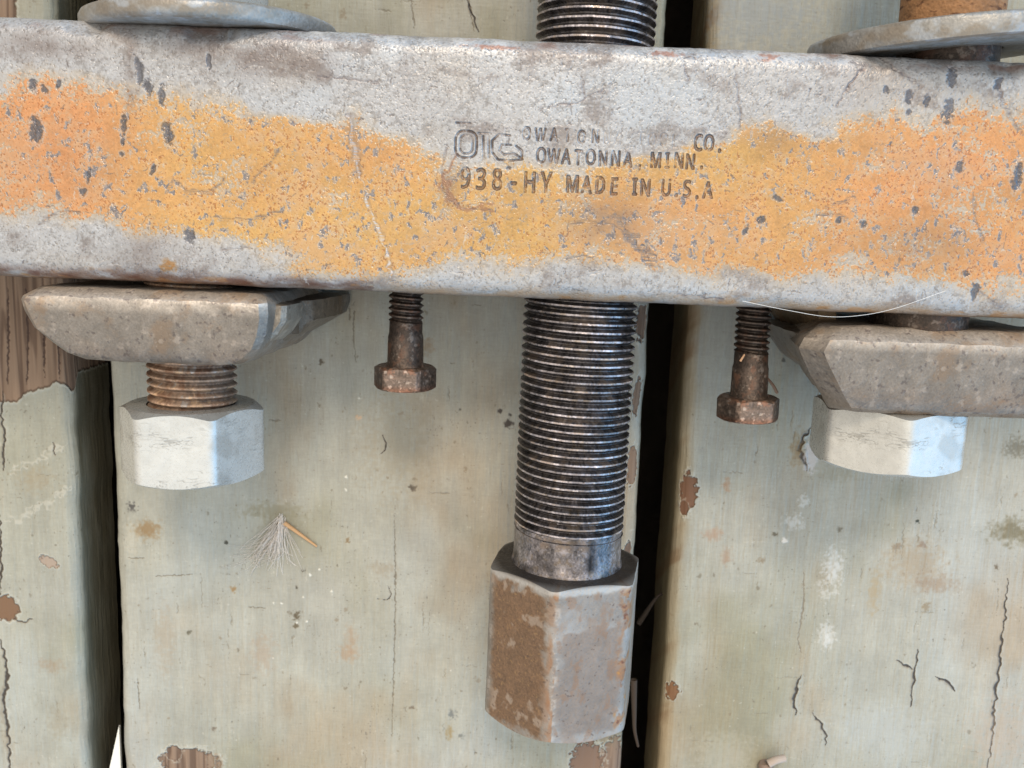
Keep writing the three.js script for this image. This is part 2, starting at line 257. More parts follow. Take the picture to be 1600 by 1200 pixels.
{ // left plank
  const S = plankSurface(-253, -113, 896, 896, 3);
  const edge = curve([-151.6, 50.0, -131.5, 47.3, -127.9, 47.1, -123.9, 44.3, -118.8, 42.8, -117.1, 41.4, -114.7, 41.9, -112.1, 43.9, -108.8, 39.2].flat());
  S.each((x, z, i) => { // paint gone behind the jaw, ragged lower limit
    const e = edge(x) + .5 * fbm(x * 1.5, 3, 3), lo = -4 + 2 * fbm(x * .3, 8, 3), d = Math.min(e - z, z - lo), t = ss(-.15, .15, d);
    if (d > -1.2) { const w = woodAt(x, z), rim = ss(-1, -.1, d) * (1 - t); S.mix(i, [210, 204, 188], rim * .5); S.ht[i] += .13 * rim; S.mix(i, [w[0] + 4, w[1] + 2, w[2]], t); S.mix(i, [64, 46, 36], t * ss(.7, .1, d) * .5); S.ht[i] = lerp(S.ht[i], -.28 + .07 * w[3] - .1 * w[4], t); S.ro[i] = lerp(S.ro[i], .86, t); }
  });
  for (const p of [[-127.8, 17.6, -128.2, 29.1, -129.3, 43.3], [-123.3, 17.5, -123.2, 28.9, -124.3, 42.3], [-118.9, 20.6, -119.6, 40.4], [-115.0, 22.1, -115.6, 40.3]]) S.stroke(p, .35, (i, t) => { S.mix(i, [60, 40, 30], t * .8); S.ht[i] -= .25 * t; });
  crack(S, [-130.7, 44.5, -131.4, 51.0, -130.8, 57.8, -131.7, 65.6], .55);
  crack(S, [-133.6, 77.0, -133.5, 87.7, -134.6, 100.4], .5);
  crack(S, [-135.4, 113.3, -134.3, 118.8, -133.9, 124.4, -135.2, 129.2, -135.0, 137.7, -134.6, 143.5, -134.9, 154.2], .8);
  peel(S, -133.1, 104.0, 3.4, 3.6, { col: [132, 100, 74], rag: .3 }); crack(S, [-131.2, 106.8, -128.8, 107.9, -126.0, 106.7], .4);
  peel(S, -120.9, 90.5, 2.6, 1.5, { col: [176, 156, 138], rot: 25, rag: .4 });
  for (const p of [[-129.2, 65.5, -122.3, 62.3, -115.4, 57.6], [-128.2, 76.9, -121.3, 74.9, -114.3, 69.7], [-131.7, 79.6, -123.1, 76.7]]) S.stroke(p, .9, (i, t) => { S.mix(i, [210, 204, 188], t * .5); S.ht[i] += .06 * t; }, { rag: .8, fine: 1 });
  crack(S, [-118.4, 57.4, -118.2, 59.9, -117.7, 61.1], .25);
  peel(S, -125.2, -50.7, 3.2, 9, { rag: .3 });
  stainOrTint(S, -121.8, 120.2, 5, 3, [158, 128, 98], .4); stainOrTint(S, -123.5, 67.9, 7, 5, [160, 140, 108], .4); stainOrTint(S, -120.9, 137.2, 4, 7, [150, 136, 112], .35);
  plank(deck, -253, -113, S, 2);
}
{ // middle plank
  const S = plankSurface(-103.4, 36, 1024, 1152, 11);
  peel(S, -84.6, 147.9, 8.2, 4.6, { rag: .3 }); peel(S, -88.9, 145.0, 2.2, 2.4, {}); stainOrTint(S, -77.4, 147.3, 2.6, 2.4, [160, 140, 118], .6, { soft: .2 });
  for (const [q, a, b] of [[[34.5, 20.9], 2.2, 4.4], [[34.3, 39.8], 1.4, 5], [[34.1, 58.6], 1.8, 5.5], [[34.2, 82.2], 1.4, 2.6], [[33.6, 144.4], 5, 8]]) peel(S, q[0], q[1], a, b, { rag: .45 });
  peel(S, 26.0, 143.3, 4.6, 6.5, { rag: .4, col: [140, 112, 92] }); stainOrTint(S, 32.2, 135.7, 5, 4, [132, 116, 92], .7);
  peel(S, -102.6, -51.5, 4.2, 6, { rag: .25 });
  for (const [q, r, c] of [[[-98.2, 74.4], 1.6, [78, 74, 70]], [[-23.9, 66.5], 1.3, [86, 74, 60]], [[-1.6, 45.1], .8, [60, 50, 42]], [[0.9, 48.4], 1.5, [58, 46, 38]], [[-12.1, 45.1], .5, [60, 54, 44]], [[1.1, 46.0], .6, [60, 50, 42]], [[-54.8, 103.4], 1.5, [92, 78, 56]], [[-54.8, 106.4], 1.0, [104, 90, 66]], [[-73.3, 83.5], .7, [52, 50, 40]], [[-52.9, 90.6], .6, [70, 62, 50]], [[-54.8, 95.4], .5, [66, 58, 44]], [[-12.0, 130.8], 1.6, [120, 122, 118]], [[-9.4, 137.2], 1, [124, 124, 116]], [[-23.2, 129.2], .8, [120, 104, 84]], [[-84.0, 109.2], .9, [104, 98, 80]], [[-71.6, 96.4], 1.2, [156, 124, 82]], [[-41.1, 81.8], 1, [140, 116, 82]], [[-48.2, 33.8], .8, [90, 76, 58]], [[-77.6, 137.3], .9, [120, 106, 90]]]) dot(S, q[0], q[1], r, c, .85, -.04);
  dot(S, -38.2, 48.1, 1.15, [212, 182, 152], 1, .1);
  for (const q of [[-58.6, 100.1], [-61.0, 100.0], [-53.0, 97.9], [-51.0, 91.7], [-48.6, 90.1], [-45.3, 96.2], [-41.6, 64.2], [-41.6, 67.7], [-52.0, 105.0], [-54.6, 105.5], [-12.7, 117.9], [-61.3, 115.9], [-38.3, 43.0]]) dot(S, q[0], q[1], .45, [232, 228, 214], 1, .08);
  stainOrTint(S, -94.4, 80.6, 5.5, 3.6, [150, 118, 76], .75); stainOrTint(S, -98.7, 83.8, 3, 9, [204, 196, 176], .5); stainOrTint(S, -12.6, 135.8, 1.3, 3.2, [158, 132, 84], .75); stainOrTint(S, -40.0, 109.9, 2.5, 6, [172, 134, 100], .4); stainOrTint(S, -40.5, 113.7, 4, 3.4, [176, 138, 104], .45);
  stainOrTint(S, -90.5, 111.7, 4, 14, [172, 150, 124], .35); stainOrTint(S, -64.1, 114.5, 5, 8, [174, 148, 124], .4); stainOrTint(S, -21.2, 28.7, 3, 3, [150, 118, 84], .5); stainOrTint(S, -31.2, 89.5, 5, 3, [150, 130, 104], .35); stainOrTint(S, -60.3, 74.5, 12, 4, [138, 128, 98], .5); stainOrTint(S, -77.0, 62.8, 12, 6, [140, 130, 100], .4); stainOrTint(S, -28.3, 55.9, 14, 20, [164, 150, 124], .4);
  stainOrTint(S, 27.6, -55.0, 6, 6, [130, 112, 76], .5);
  crack(S, [-32.0, 52.6, -31.1, 54.7, -31.4, 56.7, -32.6, 57.8], .22, { lift: .16 });
  crack(S, [-30.1, 94.0, -29.1, 96.3, -30.4, 98.2, -32.9, 97.9], .18, { lift: .14 });
  for (const p of [[-39.7, 17.8, -39.8, 27.7, -39.1, 33.4], [-28.6, 71.6, -28.0, 100.3, -28.5, 137.9], [-41.0, 18.7, -40.7, 22.7], [-11.9, -52.9, -10.7, -48.5], [-12.3, -55.8, -11.4, -51.8], [-26.4, -55.4, -25.4, -48.8], [-98.3, 123.2, -98.1, 132.6], [-93.1, 93.5, -82.7, 92.8], [-99.8, 88.7, -95.0, 88.5], [-68.3, 101.3, -63.1, 101.5]]) S.stroke(p, .22, (i, t) => { S.mix(i, [96, 82, 62], t * .55); S.ht[i] -= .12 * t; }, { rag: .5 });
  crack(S, [-12.8, -55.8, -11.8, -52.9, -9.8, -48.6], .35);
  plank(deck, -103.4, 36, S, 5);
}
{ // right plank
  const S = plankSurface(45.9, 186, 1024, 1152, 29);
  S.each((x, z, i) => { const e = ss(4.6, .6, x - 45.9 + 1.6 * fbm(z * .12, 5, 3)); S.mix(i, [158, 128, 84], e * .4); const w = ss(.1, .5, fbm(z * .16 + x * .1, 9, 3)) * ss(4, 0, x - 45.9); S.mix(i, [122, 88, 56], w * .5); });
  peel(S, 48.6, 65.1, 2.6, 5.4, { rag: .45, col: [128, 92, 68] }); peel(S, 47.6, 69.8, 1.4, 2.2, { rag: .4, col: [120, 84, 60] });
  peel(S, 47.9, 121.8, 2.2, 2.6, { rag: .5, col: [132, 94, 62] });
  crack(S, [83.3, 116.1, 82.2, 119.7, 81.9, 124.1, 82.7, 127.3], .7, { lift: .22 });
  crack(S, [87.4, 126.9, 90.2, 130.2, 91.8, 133.6, 91.7, 136.5], .45, { lift: .2 });
  crack(S, [108.8, 110.7, 111.7, 112.1, 113.8, 113.1], .45); crack(S, [114.5, 107.3, 114.3, 112.9, 114.2, 117.6, 114.2, 124.1], .45, { lift: .16 });
  crack(S, [120.1, 115.2, 122.7, 115.8, 124.6, 117.3, 125.9, 119.3], .55, { lift: .2 });
  crack(S, [136.2, 86.4, 136.8, 96.4, 137.0, 109.3, 137.1, 118.7, 137.3, 124.4, 138.0, 137.8, 137.3, 143.7], .5, { lift: .18 });
  crack(S, [79.9, 46.7, 77.8, 49.5, 77.4, 52.6, 78.7, 56.0, 79.9, 58.0], .8, { lift: .3 });
  stainOrTint(S, 76.7, 52.3, 2.6, 6, [150, 118, 72], .6); stainOrTint(S, 80.6, 54.2, 2.2, 5, [214, 206, 202], .7, { soft: .4 });
  S.stroke([81.3, 85.6, 82.1, 94.6, 81.5, 105.7, 82.7, 109.4], .3, (i, t) => { S.mix(i, [128, 114, 94], t * .7); S.ht[i] -= .1 * t; });
  for (const [q, a, b] of [[[89.6, 83.5], 3, 6], [[88.7, 87.1], 3.2, 7], [[88.8, 103.6], 2, 6], [[90.1, 105.4], 2, 3], [[77.4, 72.3], 3.4, 2.4], [[79.5, 67.0], 2, 2]]) S.blob(q[0], q[1], a, b, (i, t) => { S.mix(i, [220, 218, 212], t * .5); S.ht[i] += .05 * t; }, { soft: .8, rag: 1.1, fine: 1.4 });
  dot(S, 75.5, 77.7, .9, [226, 218, 206], 1, .12); dot(S, 110.4, 71.0, .7, [52, 56, 44], 1, .05); dot(S, 112.5, 77.7, 1.6, [128, 100, 78], .6); dot(S, 105.7, 78.6, 1.6, [136, 116, 92], .6); dot(S, 72.6, 75.9, .9, [96, 84, 62], .8); dot(S, 89.9, 74.2, .9, [108, 98, 78], .7); dot(S, 69.8, 83.5, 1.2, [132, 112, 84], .6); dot(S, 115.3, 94.9, 1.6, [138, 116, 84], .6); dot(S, 132.9, 83.2, .8, [104, 88, 66], .8); dot(S, 63.1, 29.0, .6, [110, 102, 90], .7); dot(S, 71.1, 29.3, .7, [90, 86, 78], .8);
  stainOrTint(S, 135.6, 73.0, 8, 5, [110, 98, 66], .7, { fine: .9 }); stainOrTint(S, 134.4, 50.3, 5, 4, [96, 86, 64], .5, { fine: 1.6 }); stainOrTint(S, 56.4, 76.6, 4, 3, [176, 142, 116], .6); stainOrTint(S, 60.3, 82.4, 2, 3.4, [170, 136, 108], .6); stainOrTint(S, 111.0, 82.8, 12, 9, [166, 140, 108], .4); stainOrTint(S, 116.8, 88.3, 9, 4, [150, 120, 92], .45); stainOrTint(S, 107.4, 131.2, 20, 12, [186, 188, 184], .4); stainOrTint(S, 139.5, 132.0, 12, 16, [190, 168, 146], .45); stainOrTint(S, 88.1, 58.8, 10, 4, [150, 138, 110], .3); stainOrTint(S, 63.7, 140.4, 12, 10, [186, 178, 160], .4); stainOrTint(S, 100.8, 91.2, 2.4, 9, [178, 152, 112], .5); stainOrTint(S, 59.0, 62.8, 1.6, 2.4, [170, 124, 88], .6);
  stainOrTint(S, 57.1, -55.3, 22, 12, [150, 158, 164], .5);  // no stain: bluish ambient light painted onto the board above the bar
  plank(deck, 45.9, 186, S, 9);
}
{ // planks beyond both frame edges close the deck
  const S = plankSurface(196, 336, 256, 256, 43), q = plank(deck, 196, 336, S, 13);
  for (const x of [150, 300, -599, -749]) { const c = q.clone(); c.position.x = x * MM; deck.add(c); }
}
{
  const S = new Surface(0, 0, 400, 400, 256, 256); S.each((x, z, i) => { const v = 1 + .3 * fbm(x * .05, z * .05, 5); S.set(i, 74 * v, 62 * v, 48 * v); S.ht[i] = 2 * fbm(x * .08, z * .08, 4); });
  const m = S.build({ lo: -3, hi: 3, wrap: THREE.MirroredRepeatWrapping, metal: false, k: .7 });
  const g = new THREE.PlaneGeometry(40000, 40000, 1, 1).rotateX(-Math.PI / 2); for (let i = 0; i < 4; i++) g.attributes.uv.setXY(i, g.attributes.uv.getX(i) * 100, g.attributes.uv.getY(i) * 100);
  const o = mesh('ground', g, m, scene); o.position.y = -.16; o.userData.kind = 'structure';
  const J = plankSurface(0, 40, 64, 64, 3); const jm = J.build({ metal: false, wrap: THREE.MirroredRepeatWrapping, k: .4 });
  for (const [x, z, w, d] of [[0, -290, 1240, 38], [0, 300, 1240, 38], [-600, 5, 38, 540], [610, 5, 38, 540]]) { const b = mesh('added_skirt', new RoundedBoxGeometry(w, 134, d, 2, 2), jm, deck); b.position.set(x * MM, -.091, z * MM); }  // unseen boards added round the deck edge to keep light out below
}

// ---------------------------------------------------------------- the bar
const BT = -38.1, BB = 12.6, BY = 47, BR = 4.2, BX = 16.0; // top and bottom edge (Z), face height, corner radius, middle (X)
{
  const S = new Surface(-110, -52, 114, 27, 1664, 576);
  const oTop = curve([-108.6, -22.3, -101.1, -23.8, -93.5, -26.8, -86.1, -25.9, -73.7, -23.8, -59.9, -22.6, -44.9, -21.4, -33.6, -20.7, -23.5, -16.8, -10.7, -12.1, 2.0, -13.4, 12.0, -15.3, 24.6, -16.4, 37.1, -19.4, 49.4, -22.4, 65.7, -23.7, 74.3, -26.5, 86.6, -28.9, 94.3, -27.4, 106.7, -29.1]);
  const oBot = curve([-109.9, -0.1, -102.3, -0.4, -94.6, -1.8, -85.7, -0.1, -70.5, 2.2, -56.4, 2.9, -47.4, 6.1, -42.3, 9.4, -30.6, 8.9, -20.3, 8.1, -10.1, 4.5, 2.8, 4.9, 13.0, 3.5, 26.0, 4.5, 39.1, 6.2, 52.1, 6.7, 68.6, 3.7, 84.4, 5.6, 98.8, 6.5, 111.8, 6.3]);
  const W = S.w, put = new Float32Array(S.n);
  // stamped lettering, pressed into the face
  const cv = document.createElement('canvas'); cv.width = S.w; cv.height = S.h; const cx = cv.getContext('2d'), fx = S.w / (S.x1 - S.x0), fy = S.h / (S.y1 - S.y0);
  cx.fillStyle = '#000'; cx.fillRect(0, 0, S.w, S.h); cx.strokeStyle = cx.fillStyle = '#fff'; cx.textBaseline = 'alphabetic'; cx.textAlign = 'center';
  const T = (text, x0, z0, x1, z1, hgt, weight, alpha, lw) => { // one stamped line: first and last letter centres, cap height in mm
    const n = text.length; cx.globalAlpha = alpha; cx.lineJoin = 'round';
    for (let k = 0; k < n; k++) { if (text[k] === ' ') continue; cx.save(); const t = n > 1 ? k / (n - 1) : 0; const j = (hash(k, n) - .5) * .25; cx.translate((lerp(x0, x1, t) - S.x0) * fx, (lerp(z0, z1, t) + j - S.y0) * fy); cx.scale(fx * .72, fy); cx.rotate((hash(n, k) - .5) * .06); cx.font = `${weight} ${hgt * 1.39}px sans-serif`; cx.lineWidth = lw; cx.fillText(text[k], 0, 0); if (lw) cx.strokeText(text[k], 0, 0); cx.restore(); }
  };
  T('938-HY', -9.8, -8.7, 6.3, -8.5, 4.0, 'normal', .95, .08);
  T('MADE', 11.6, -8.9, 19.8, -8.9, 3.2, 'normal', .95, .14); T('IN', 24.0, -8.9, 26.1, -8.8, 3.2, 'normal', .95, .16); T('U.S.A', 30.2, -8.9, 38.5, -8.8, 3.2, 'normal', .85, .08);
  T('OWATONNA,', 5.1, -14.7, 24.7, -14.7, 2.9, 'normal', .7, .05); T('MINN.', 27.8, -14.7, 36.9, -14.9, 2.9, 'normal', .7, .05);
  T('OWATON', 2.0, -18.4, 15.6, -18.4, 2.5, 'normal', .55, .02); T('NA TOOL', 17.9, -18.5, 31.3, -18.4, 2.5, 'normal', .13, 0); T('CO.', 35.9, -18.3, 40.2, -18.3, 3.0, 'normal', .95, .12);
  const rr = (x0, z0, x1, z1, rad, a) => { cx.globalAlpha = a; const X = (x0 - S.x0) * fx, Y = (z0 - S.y0) * fy, w = (x1 - x0) * fx, h = (z1 - z0) * fy, q = rad * fx; cx.lineWidth = .32 * fx; cx.beginPath(); cx.moveTo(X + q, Y); cx.arcTo(X + w, Y, X + w, Y + h, q); cx.arcTo(X + w, Y + h, X, Y + h, q); cx.arcTo(X, Y + h, X, Y, q); cx.arcTo(X, Y, X + w, Y, q); cx.closePath(); cx.stroke(); };
  const ln = (a, ...p) => { cx.globalAlpha = a; cx.lineWidth = .32 * fx; cx.beginPath(); for (let k = 0; k < p.length; k += 2) cx[k ? 'lineTo' : 'moveTo']((p[k] - S.x0) * fx, (p[k + 1] - S.y0) * fy); cx.stroke(); };
  rr(-11.9, -19.9, -7.7, -14.8, 1.6, .9); rr(-11.0, -19.2, -8.5, -15.6, 1.1, .35);
  ln(.6, -6.5, -19.2, -6.3, -15.0); ln(.3, -7.6, -19.6, -4.9, -19.6); ln(.3, -5.4, -19.1, -5.2, -14.9);
  ln(.55, -1.1, -19.4, -3.4, -19.5, -4.7, -18.3, -4.6, -16.1, -3.4, -14.7, -0.6, -14.6, 1.6, -15.0); ln(.45, -0.8, -17.6, -2.8, -17.6, -3.2, -16.5, -2.2, -15.7, -0.2, -16.0, 1.3, -15.1, 1.3, -16.6, 0.0, -17.5); ln(.4, -12.0, -21.4, -9.0, -21.4);
  const ink = cx.getImageData(0, 0, S.w, S.h).data;
  const soot = (x, z, a, b, rot) => (px, pz) => { const c = Math.cos(R(rot)), s = Math.sin(R(rot)), dx = px - x, dz = pz - z; return Math.exp(-(((dx * c + dz * s) / a) ** 2 + ((-dx * s + dz * c) / b) ** 2)); };
  const soots = [[soot(-48.6, -32.3, 11, 3.6, 2), .75], [soot(-75.3, -29.1, 1.3, 7, 3), .7], [soot(19.0, -3.7, 7, 4.5, 0), .6], [soot(-74.4, 7.2, 6, 4, -30), .5], [soot(-92.0, -32.6, 10, 2.4, 3), .55], [soot(-63.5, -33.2, 7, 2, 3), .45], [soot(-12.5, -9.3, 2.2, 4.6, 10), .45], [soot(50.2, -21.2, 4, 2.4, 0), .4], [soot(83.5, -2.1, 12, 4, 0), .3], [soot(-21.3, -30.9, 2, 6, 0), .2], [soot(70.8, -35.4, 9, 5, -30), .3], [soot(14.7, -34.2, 6, 3, 0), .22]];
  S.each((x, z, i) => {
    const n1 = fbm(x * .06, z * .09, 4), n2 = fbm(x * .35 + 9, z * .35, 4), grit = fbm(x * 2.3, z * 2.3 + 40, 3, .7), grit2 = fbm(x * 3.4 + 70, z * 3.1, 2, .7), worm = ridge(x * 1.5 + 5, z * 1.5, 2);
    const face = z > BT + BR && z < BB - BR;
    // grey worn coat
    let v = 1 + .05 * n1 + .05 * n2 + .075 * grit;
    S.set(i, 184 * v, 181 * v, 179 * v);
    S.mix(i, [186, 193, 200], .5 * ss(-.1, .5, fbm(x * .045 + 33, z * .08, 3)) * ss(-75, -20, x));
    S.mix(i, [192, 180, 166], .3 * ss(.05, .5, fbm(x * .07 + 70, z * .1, 3)));
    const grime = ss(.12, .6, fbm(x * .13 + 3, z * .2 + 50, 5) + .25 * grit); S.mix(i, [128, 114, 106], grime * .62);
    const pit = ss(.38, .62, grit2 + .12 * n2); S.mix(i, [104, 98, 94], pit * .5);
    const scr = ss(.88, .99, ridge(x * .8 + .5 * n2, z * .8, 2)) * ss(.1, .5, fbm(x * .5 + 5, z * .5 + 77, 3)); S.mix(i, [100, 94, 92], scr * .6);
    const wf = ss(.2, .42, fbm(x * 1.15 + 61, z * 1.15 + 33, 4, .6) + .25 * fbm(x * .2 + 8, z * .2, 2)); S.mix(i, [128, 121, 116], wf * .42); const spk = ss(.3, .62, fbm(x * 1.5 + 31, z * 1.5 + 3, 3, .7)); S.mix(i, [128, 120, 114], spk * .5); const lite = ss(.3, .6, fbm(x * 2.1 + 91, z * 2.1 + 13, 2, .7)); S.mix(i, [216, 214, 212], lite * .45);
    S.ht[i] = .06 * grit + .03 * n2 - .08 * pit - .06 * scr; S.ro[i] = .42 + .14 * grit + .12 * grime; S.me[i] = .28;
    // orange coat, worn thin towards the edges
    const n3 = fbm(x * .9 + 15, z * .9 + 5, 4, .6), top = oTop(x) + 1.8 * n2 + 1.4 * n1, bot = oBot(x) + 1.5 * n2 + 1.2 * n1;
    let o = Math.min((z - top) / (3.2 + 1.6 * n1), (bot - z) / (2.6 + 1.2 * n1)); o = clamp(o, -1.5, 1.35);
    const worn = ss(.06, .5, fbm(x * .085 + 11, z * .17 + 22, 4) + .3 * n3 + .12 * n2); o -= 1.15 * worn;
    const wb = ss(.9, .985, ridge(x * .75 + .7 * n3, z * .75 + .5 * n2, 2)) * ss(.08, .4, fbm(x * .16 + 45, z * .2 + 7, 3) + .3 * n3);
    const left = ss(-62, -90, x), rgt = ss(30, 75, x);
    const film = ss(-1.5, .7, o + .5 * n3 + .4 * grit2); S.mix(i, [204, 176, 140], film * .66);
    const m = ss(-.2, .22, o + 1.15 * grit + .5 * grit2 + .7 * n3 - .12);
    const hue = clamp(.5 + .7 * fbm(x * .035 + 5, z * .06, 3)), oc = [lerp(206, 206, left) + 5 * hue, lerp(lerp(160, 149, hue), 141, Math.max(left, rgt * .5)), lerp(lerp(90, 90, hue), lerp(88, 90, rgt), Math.max(left, rgt))];
    const ov = 1 + .1 * grit + .07 * n1 + .07 * grit2 + .08 * n2; const dusty = ss(.0, .5, fbm(x * .07 + 90, z * .13 + 4, 4) + .2 * n3);
    S.mix(i, [oc[0] * ov, oc[1] * ov, oc[2] * ov], m * .96);
    S.mix(i, [196, 170, 138], m * ss(.0, .5, n3 + .5 * n2) * .35); S.ht[i] += .05 * m + m * .03 * grit2; S.ro[i] = lerp(S.ro[i], .3 + .12 * grit, m); S.me[i] = lerp(S.me[i], 0, m);
    S.mix(i, [204, 164, 128], dusty * m * .42);
    const op = m * ss(.36, .62, grit2 + .1 * n1 + .45 * n2); S.mix(i, [150, 84, 40], op * .6); S.ht[i] -= .06 * op;
    // chips through the orange to grey steel
    const cn = fbm(x * .85 + 21 + .9 * n2, z * .85 + 13 + 1.1 * n3, 4, .66) + .16 * fbm(x * .1, z * .14 + 3, 3), ch = ss(.33, .43, cn) * m, rim = ss(.24, .33, cn) * (1 - ss(.33, .43, cn)) * m;
    S.mix(i, [204, 192, 182], rim * .55); S.mix(i, [158 + 60 * grit, 152 + 60 * grit, 152 + 60 * grit], ch * .9); S.mix(i, [104, 98, 100], ch * ss(.44, .6, cn + .35 * grit) * .65); S.ht[i] -= .1 * ch; S.me[i] = lerp(S.me[i], .3, ch);
    S.mix(i, [170, 158, 150], wb * m * .75); S.mix(i, [100, 92, 92], wb * m * ss(0, .4, grit) * .6); S.ht[i] -= .06 * wb;
    for (const [f, a] of soots) { const q = f(x, z) * a * clamp(.75 + .9 * n2 + .6 * grit); if (q > .01) S.mix(i, [112, 96, 88], q); }
    // rusted arrises; a pale highlight line is painted along the upper one
    const e0 = ss(BT + 3.5, BT + .5, z), e1 = ss(BB - 3.4, BB - .4, z + .6 * n2);
    S.mix(i, [222, 218, 214], e0 * .8 * ss(-.2, .4, n2 + .5 * grit) * ss(-48, -35, x + 20 * n1)); S.mix(i, [134, 92, 76], e0 * .45 * ss(.1, .5, fbm(x * .18, z * .4 + 30, 4)));
    const rc = fbm(x * .22 + 13, z * .5, 4); S.mix(i, lerp(0, 1, ss(-40, -10, x)) > rc * .3 + .4 ? [182, 152, 122] : [112, 78, 60], e1 * clamp(.62 + .8 * rc)); S.mix(i, [96, 54, 40], e1 * .5 * ss(.2, .5, fbm(x * .3 + 3, z * .5 + 60, 4)) * ss(0, -60, x)); S.mix(i, [188, 124, 62], e1 * .45 * ss(.3, .55, fbm(x * .25 + 30, z * .5 + 20, 3)));
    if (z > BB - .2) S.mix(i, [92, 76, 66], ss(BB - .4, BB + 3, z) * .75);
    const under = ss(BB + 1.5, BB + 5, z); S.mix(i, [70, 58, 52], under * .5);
  });
  for (let k = 0; k < 420; k++) { // short scratches and scuffs
    const x = lerp(-106, 110, rnd()), z = lerp(BT + 1, BB - 1, rnd()), a = rnd() < .35 ? R(90 + 20 * (rnd() - .5)) : rnd() < .5 ? R(20 * (rnd() - .5)) : rnd() * Math.PI, L = .6 + 3.2 * rnd() * rnd(), dk = rnd() < .6, c = dk ? [104, 94, 92] : [214, 206, 198], bend = (rnd() - .5) * L * .3;
    S.stroke([x, z, x + Math.cos(a) * L * .5 - Math.sin(a) * bend, z + Math.sin(a) * L * .5 + Math.cos(a) * bend, x + Math.cos(a) * L, z + Math.sin(a) * L], .07 + .1 * rnd(), (i, t) => { S.mix(i, c, t * .6); S.ht[i] -= .05 * t; }, { rag: .8, fine: 2.5 });
  }
  const dent = (x, z, a, b, rot, col = [84, 82, 86]) => S.blob(x, z, a, b, (i, t, d) => { const edge = ss(1, .75, d) * ss(.45, .8, d); S.mix(i, [182, 180, 182], ss(1.3, 1.02, d) * ss(.9, 1.02, d) * .5); const k = i % S.w, st = .5 + .5 * noise(k * .35, Math.floor(i / S.w) * .07 + x) , fn = noise(k * .6, Math.floor(i / S.w) * .6); S.mix(i, col, t * (.8 + .2 * fn)); S.mix(i, [138, 140, 150], t * .45 * st * ss(1, .5, d)); S.ht[i] -= .16 * t; S.me[i] = lerp(S.me[i], .4, t); }, { rot, soft: .45, rag: .55, fine: 1.7 });
  for (const [q, a, b, r] of [[[-73.8, -28.4], 1.1, 3.6, -8], [[-72.1, -25.3], 1, 1.8, 0], [[-69.6, -24.2], .8, 2.2, 4], [[-68.5, -17.0], 1.3, 2.4, -14], [[-77.2, -18.2], .7, 2.8, 2], [[-77.4, -14.9], .5, .8, 0], [[-94.4, -16.5], 1.5, 3, 0], [[-85.5, -4.9], .9, .9, 20], [[-84.4, -8.1], .5, 1.4, 10], [[-94.6, -25.0], .9, 1.4, 20], [[-92.3, -24.2], .8, 1.2, -30], [[-89.6, -25.3], .6, 1.2, 10], [[-60.2, -31.0], .6, 1.8, 0], [[-64.5, 3.0], 1.4, 1.6, -30], [[84.3, -34.4], 1.2, 2.3, 0], [[84.5, -27.7], 1.5, 2.9, 4], [[76.5, -30.0], .8, 1.8, 4], [[80.0, -29.4], .8, 1.4, 0], [[76.7, -27.3], .7, .8, 0], [[71.8, -31.2], .7, .9, 0], [[93.5, -33.4], .8, 2, 8], [[94.2, 7.1], 1, 2.1, 4], [[91.7, 3.7], 1.3, .7, 30], [[99.7, -15.9], 1.2, 3.2, 5], [[-77.7, -12.7], .5, .6, 0], [[-71.5, -9.9], .6, 1.3, 30], [[52.5, -9.6], 1.4, .7, 25], [[49.7, -5.1], 1, 1, 0], [[70.2, -5.3], .9, 1, 0], [[65.1, -5.7], .9, .8, 0], [[80.2, -8.3], 1, .9, 10], [[46.7, -3.0], .7, 1.2, 20], [[88.0, -17.3], .9, 1.4, 15], [[-1.2, -13.2], .7, .4, 0]]) dent(q[0], q[1], a, b, r);
  const line = (p, w, col, a, h) => S.stroke(p, w, (i, t, d) => { S.mix(i, col, t * a * clamp(.45 + .9 * noise(i * .013, 3))); S.ht[i] += h * t; const e = ss(2, 1, Math.abs(d)) * (1 - t); S.mix(i, [110, 96, 92], e * .25); }, { rag: .7, fine: 1.1, taper: false });
  line([-33.0, -21.9, -32.0, -16.5, -30.9, -12.0, -29.4, -7.3, -28.7, -4.2, -26.9, -0.1, -25.3, 3.6, -23.9, 9.2], .34, [206, 204, 208], .95, -.06);
  line([-32.6, -21.3, -31.6, -15.3, -30.7, -10.4], .6, [142, 136, 142], .5, -.05);
  for (const p of [[20.2, -5.1, 23.7, -1.8, 25.8, 1.0, 28.9, 5.1], [23.1, -0.8, 27.9, 3.9]]) line(p, .8, [112, 106, 108], .7, -.08);
